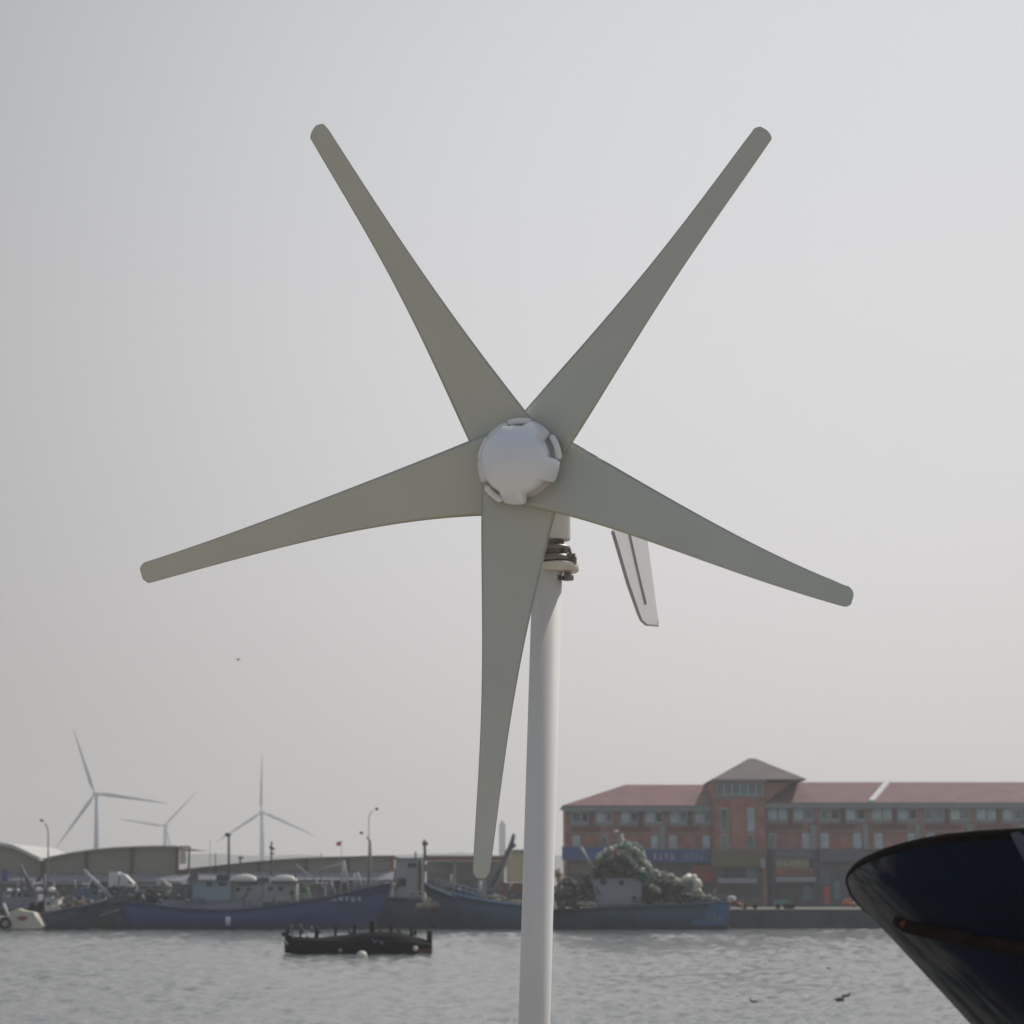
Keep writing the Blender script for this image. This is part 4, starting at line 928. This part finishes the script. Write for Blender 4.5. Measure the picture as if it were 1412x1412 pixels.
# ------------------------------------------------------------------ SHIP BOW IN THE FOREGROUND
DSH = 20.0
ship = empty('ship_bow', Vector((W(1400, 1236, DSH).x, DSH+1.5, 0)), 'dark navy ship bow with a black rail and brown rubbing strake at the lower right', 'ship')
top_l = [(1167, 1213), (1168.5, 1205), (1172, 1199), (1180, 1191.5), (1190, 1184.5), (1215, 1173.5), (1250, 1162.5), (1290, 1154.5), (1330, 1150), (1370, 1147), (1400, 1145.5), (1450, 1144), (1900, 1142), (3200, 1110)]
nose_l = [(1167, 1213), (1168, 1220), (1171, 1229), (1178, 1240), (1188, 1252), (1202, 1266), (1225, 1289), (1260, 1327), (1300, 1370), (1335, 1409), (1480, 1570), (1620, 1740)]
ANG = R(10.6); AXS = Vector((math.cos(ANG), -math.sin(ANG), 0)); LAT = Vector((math.sin(ANG), math.cos(ANG), 0))
N0 = W(1167, 1213, DSH)
def PX(x, y, lat=0):
    """measured point -> (distance along the ship, height) on the plane parallel to the ship's axis, lat metres to the side"""
    d = ray(x, y); q = N0+LAT*lat
    p = CAM+d*((q-CAM).dot(LAT)/d.dot(LAT)); return (p-N0).dot(AXS), p.z
nosec = [PX(*p) for p in nose_l]; znose = nosec[0][1]; zbot = -.6
_np = sorted([(q[1], q[0]) for q in nosec])
def nose_x(z): return poly_at(_np, z)
def halfb(t, z):
    hgt = max(0, min(1.15, z/4.0)); return 2.5*(.45+.55*hgt)*(1-math.exp(-t/1.5))**.62
topc = []
for p in top_l:
    q = PX(*p)
    for _ in range(4): q = PX(p[0], p[1], -halfb(max(0, q[0]), q[1]))
    topc.append(q)
topc[0] = (0, znose)
def top_z(t): return poly_at(topc, t)
def shp(s_, z, lat): return N0+AXS*s_+LAT*lat+Vector((0, 0, z-N0.z))
tsx = [0, .004, .015, .035, .065, .11, .17, .25, .36, .5, .68, .9, 1.2, 1.6, 2.1, 2.8, 3.8, 5.2, 7, 9.5, 12.5]
NZ = 46; vs = []
def hp(t, u, side, off=0):
    if u <= .72: z = lerp(zbot, znose, u/.72); s_ = nose_x(z)+t
    else: z = lerp(znose, max(znose+.0005, top_z(t)), (u-.72)/.28); s_ = t
    return shp(s_, z, side*(halfb(t, z)+off))
for side in (-1, 1):
    for t in tsx:
        for j in range(NZ+1): vs.append(hp(t, j/NZ, side))
K = NZ+1; T = len(tsx); fs = []
for s_ in (0, 1):
    for i in range(T-1):
        for j in range(NZ):
            a_ = s_*T*K+i*K+j; fs.append((a_, a_+K, a_+K+1, a_+1))
for i in range(T-1):
    fs.append((i*K+NZ-2, (i+1)*K+NZ-2, T*K+(i+1)*K+NZ-2, T*K+i*K+NZ-2))
shm = bpy.data.materials.new('ship_paint'); shm.use_nodes = True; nt = shm.node_tree; b = nt.nodes['Principled BSDF']
b.inputs['Roughness'].default_value = .42; b.inputs['Specular IOR Level'].default_value = .10
tc = nt.nodes.new('ShaderNodeTexCoord'); mp = nt.nodes.new('ShaderNodeMapping'); mp.inputs['Scale'].default_value = (.8, .8, .6)
n1 = nt.nodes.new('ShaderNodeTexNoise'); n1.inputs['Scale'].default_value = 2.4; n1.inputs['Detail'].default_value = 7; n1.inputs['Roughness'].default_value = .65
nt.links.new(tc.outputs['Object'], mp.inputs['Vector']); nt.links.new(mp.outputs['Vector'], n1.inputs['Vector'])
r1 = nt.nodes.new('ShaderNodeValToRGB'); e = r1.color_ramp.elements
e[0].position = .35; e[0].color = (.002, .011, .042, 1); e[1].position = .60; e[1].color = (.002, .008, .028, 1)
x_ = e.new(.70); x_.color = (.010, .008, .007, 1); x_ = e.new(.80); x_.color = (.03, .014, .007, 1)
nt.links.new(n1.outputs['Fac'], r1.inputs['Fac'])
# worn primer with rust down the stem; reflected sky and quay painted in
at = nt.nodes.new('ShaderNodeAttribute'); at.attribute_name = 'stem_wear_sheen'
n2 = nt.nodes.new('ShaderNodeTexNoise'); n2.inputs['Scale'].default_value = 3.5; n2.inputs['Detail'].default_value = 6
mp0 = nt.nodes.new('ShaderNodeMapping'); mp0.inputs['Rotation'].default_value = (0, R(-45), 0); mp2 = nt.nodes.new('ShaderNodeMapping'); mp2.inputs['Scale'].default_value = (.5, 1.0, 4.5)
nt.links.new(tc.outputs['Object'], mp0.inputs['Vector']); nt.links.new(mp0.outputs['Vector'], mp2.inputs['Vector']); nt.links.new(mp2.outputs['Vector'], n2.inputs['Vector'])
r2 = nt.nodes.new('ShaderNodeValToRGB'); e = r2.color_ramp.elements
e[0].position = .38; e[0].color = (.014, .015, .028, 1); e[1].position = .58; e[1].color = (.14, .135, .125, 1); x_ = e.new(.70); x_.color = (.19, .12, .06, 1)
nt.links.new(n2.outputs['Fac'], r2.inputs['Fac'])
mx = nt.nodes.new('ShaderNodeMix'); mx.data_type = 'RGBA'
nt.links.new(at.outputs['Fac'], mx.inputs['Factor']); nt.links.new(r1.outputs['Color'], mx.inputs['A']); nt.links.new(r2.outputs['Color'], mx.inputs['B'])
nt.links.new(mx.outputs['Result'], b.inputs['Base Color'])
bn = nt.nodes.new('ShaderNodeBump'); bn.inputs['Strength'].default_value = .25; bn.inputs['Distance'].default_value = .02
nt.links.new(n1.outputs['Fac'], bn.inputs['Height']); nt.links.new(bn.outputs['Normal'], b.inputs['Normal'])
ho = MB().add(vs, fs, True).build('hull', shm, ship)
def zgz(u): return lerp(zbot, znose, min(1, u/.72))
att = ho.data.attributes.new('stem_wear_sheen', 'FLOAT', 'POINT')
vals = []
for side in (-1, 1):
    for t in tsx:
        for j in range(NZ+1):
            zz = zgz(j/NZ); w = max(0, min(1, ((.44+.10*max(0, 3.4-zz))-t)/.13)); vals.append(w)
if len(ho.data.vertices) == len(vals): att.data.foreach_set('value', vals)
# rail round the top and down the stem head
railp = [hp(t, 1, -1, -.01)+AXS*.035-Vector((0, 0, .02)) for t in tsx[::-1]]+[hp(t, 1, 1, -.01)+AXS*.035-Vector((0, 0, .02)) for t in tsx[1:]]
MB().tube([p+Vector((0, 0, .0)) for p in railp], .048, 10).build('bulwark_rail', 'rubber', ship)
MB().tube([shp(x+.036, z, -.01) for (x, z) in nosec[:6]]+[shp(nosec[7][0]+.02, nosec[7][1], 0)], [.045, .045, .045, .042, .035, .02, .012], 10).build('stem_bar', 'rubber', ship)
def strake_pts(pts, off):
    out = []
    for (px, py) in pts:
        lat = -.3
        for _ in range(60):
            s_, z = PX(px, py, lat); t = max(0, s_-(nose_x(z) if z < znose else 0)); lat = lerp(lat, -halfb(t, z)-off, .5)
        out.append(shp(*PX(px, py, lat), lat))
    return out
stp = strake_pts([(1236, 1270), (1250, 1276), (1275, 1282), (1310, 1289), (1345, 1296), (1380, 1303), (1412, 1309), (1460, 1317), (1560, 1334), (1700, 1356)], .02)
m_('strake', (.012, .008, .006), spec=.1, rough=.8, var=.5, scale=5, c2=(.020, .010, .007))
MB().tube(stp, [.05]+[.075]*(len(stp)-1), 8).build('rubbing_strake', 'strake', ship)
m_('rust_spot', (.16, .07, .025), rough=.8, var=.4, scale=14)
for (px, py, r_) in ((1249, 1274, .035), (1340, 1296, .02)):
    q = strake_pts([(px, py)], .06)[0]; MB().ball(q, r_*1.5, .03, r_, 12, 8, nz=.5, nscale=2).build('rust_fitting', 'rust_spot', ship)
# pale plate at the upper right
pl = strake_pts([(1393, 1149), (1402, 1147), (1425, 1150), (1425, 1196), (1414, 1190)], .03)
pl2 = [p+Vector((0, .02, 0)) for p in pl]
MB().add(pl+pl2, [(0, 1, 2, 3, 4), (9, 8, 7, 6, 5)]+[(i, (i+1) % 5, (i+1) % 5+5, i+5) for i in range(5)]).build('bulwark_plate', 'sign_grey', ship)

# ------------------------------------------------------------------ HAZE
hz = MB().box(-1600, 1600, -30, 2650, -4, 150).build('haze', 'hill'); hz.data.materials.clear()
hm = bpy.data.materials.new('haze'); hm.use_nodes = True; nt = hm.node_tree; nt.nodes.remove(nt.nodes['Principled BSDF'])
pv = nt.nodes.new('ShaderNodeVolumePrincipled'); pv.inputs['Color'].default_value = (1.0, .992, .985, 1); pv.inputs['Density'].default_value = .00040; pv.inputs['Anisotropy'].default_value = .3
nt.links.new(pv.outputs['Volume'], nt.nodes['Material Output'].inputs['Volume'])
hz.data.materials.append(hm); hz['kind'] = 'stuff'; hz.display_type = 'WIRE'

# ------------------------------------------------------------------ SKY, SUN, CAMERA
SUN_EL, SUN_AZ = R(48), R(48)       # azimuth to the right of the view direction (+Y)
w = bpy.data.worlds.new('World'); scene.world = w; w.use_nodes = True; nt = w.node_tree
bg = nt.nodes['Background']; bg.inputs['Strength'].default_value = .1
sky = nt.nodes.new('ShaderNodeTexSky'); sky.sky_type = 'NISHITA'; sky.sun_disc = False; sky.sun_elevation = SUN_EL; sky.sun_rotation = SUN_AZ
sky.dust_density = 8; sky.air_density = 1.2
hsv = nt.nodes.new('ShaderNodeHueSaturation'); hsv.inputs['Saturation'].default_value = .25
nt.links.new(sky.outputs['Color'], hsv.inputs['Color'])
tc = nt.nodes.new('ShaderNodeTexCoord')
vn = nt.nodes.new('ShaderNodeVectorMath'); vn.operation = 'NORMALIZE'; nt.links.new(tc.outputs['Generated'], vn.inputs[0])
ga, ge = R(9), R(17)
dt = nt.nodes.new('ShaderNodeVectorMath'); dt.operation = 'DOT_PRODUCT'; dt.inputs[1].default_value = (math.sin(ga)*math.cos(ge), math.cos(ga)*math.cos(ge), math.sin(ge))
nt.links.new(vn.outputs['Vector'], dt.inputs[0])
ac = nt.nodes.new('ShaderNodeMath'); ac.operation = 'ARCCOSINE'; nt.links.new(dt.outputs['Value'], ac.inputs[0])
dv = nt.nodes.new('ShaderNodeMath'); dv.operation = 'DIVIDE'; dv.inputs[1].default_value = math.pi; nt.links.new(ac.outputs[0], dv.inputs[0])
rp = nt.nodes.new('ShaderNodeValToRGB'); rp.color_ramp.interpolation = 'B_SPLINE'
e = rp.color_ramp.elements
SKY = [(0, .72), (8, .70), (13, .655), (19, .565), (26, .435), (36, .34), (60, .29), (100, .26), (180, .25)]
e[0].position = 0; e[0].color = (SKY[0][1],)*3+(1,); e[1].position = 1; e[1].color = (SKY[-1][1]*.86, SKY[-1][1]*.99, SKY[-1][1]*1.16, 1)
for d_, v_ in SKY[1:-1]:
    f_ = max(0, min(1, (d_-36)/50)); q = e.new(d_/180); q.color = (v_*(1-.14*f_), v_*(1-.01*f_), v_*(1+.16*f_), 1)
nt.links.new(dv.outputs[0], rp.inputs['Fac'])
# tint: slightly warm near the horizon, slightly blue higher up
sep = nt.nodes.new('ShaderNodeSeparateXYZ'); nt.links.new(vn.outputs['Vector'], sep.inputs[0])
tr = nt.nodes.new('ShaderNodeValToRGB'); te = tr.color_ramp.elements
te[0].position = 0; te[0].color = (1.13, 1.075, 1.072, 1); te[1].position = .45; te[1].color = (.942, .978, 1.02, 1)
nt.links.new(sep.outputs['Z'], tr.inputs['Fac'])
ml = nt.nodes.new('ShaderNodeMix'); ml.data_type = 'RGBA'; ml.blend_type = 'MULTIPLY'; ml.inputs['Factor'].default_value = 1
nt.links.new(rp.outputs['Color'], ml.inputs['A']); nt.links.new(tr.outputs['Color'], ml.inputs['B'])
sc = nt.nodes.new('ShaderNodeVectorMath'); sc.operation = 'SCALE'; sc.inputs['Scale'].default_value = 10.0; nt.links.new(ml.outputs['Result'], sc.inputs[0])
mxs = nt.nodes.new('ShaderNodeMix'); mxs.data_type = 'RGBA'; mxs.inputs['Factor'].default_value = .88
nt.links.new(hsv.outputs['Color'], mxs.inputs['A']); nt.links.new(sc.outputs['Vector'], mxs.inputs['B'])
nt.links.new(mxs.outputs['Result'], bg.inputs['Color'])

sl = bpy.data.lights.new('sun', 'SUN'); sl.energy = 2.5; sl.angle = R(2.0); sl.color = (1, .95, .88)
so = bpy.data.objects.new('sun', sl); col.objects.link(so)
sd = Vector((math.sin(SUN_AZ)*math.cos(SUN_EL), math.cos(SUN_AZ)*math.cos(SUN_EL), math.sin(SUN_EL)))
so.rotation_euler = sd.to_track_quat('Z', 'Y').to_euler()

cam = bpy.data.cameras.new('camera'); co = bpy.data.objects.new('camera', cam); col.objects.link(co)
cam.sensor_fit = 'HORIZONTAL'; cam.sensor_width = 36; cam.lens = F/1412*36
co.location = CAM; co.rotation_euler = (R(90)+PITCH, 0, 0)
cam.clip_start = .1; cam.clip_end = 6000
cam.dof.use_dof = True; cam.dof.focus_distance = 3.38; cam.dof.aperture_fstop = 14
scene.camera = co
scene.view_settings.view_transform = 'Standard'; scene.view_settings.look = 'None'; scene.view_settings.gamma = 1; scene.view_settings.exposure = 0
scene.render.engine = 'CYCLES'
scene.cycles.volume_bounces = 1; scene.cycles.max_bounces = 8
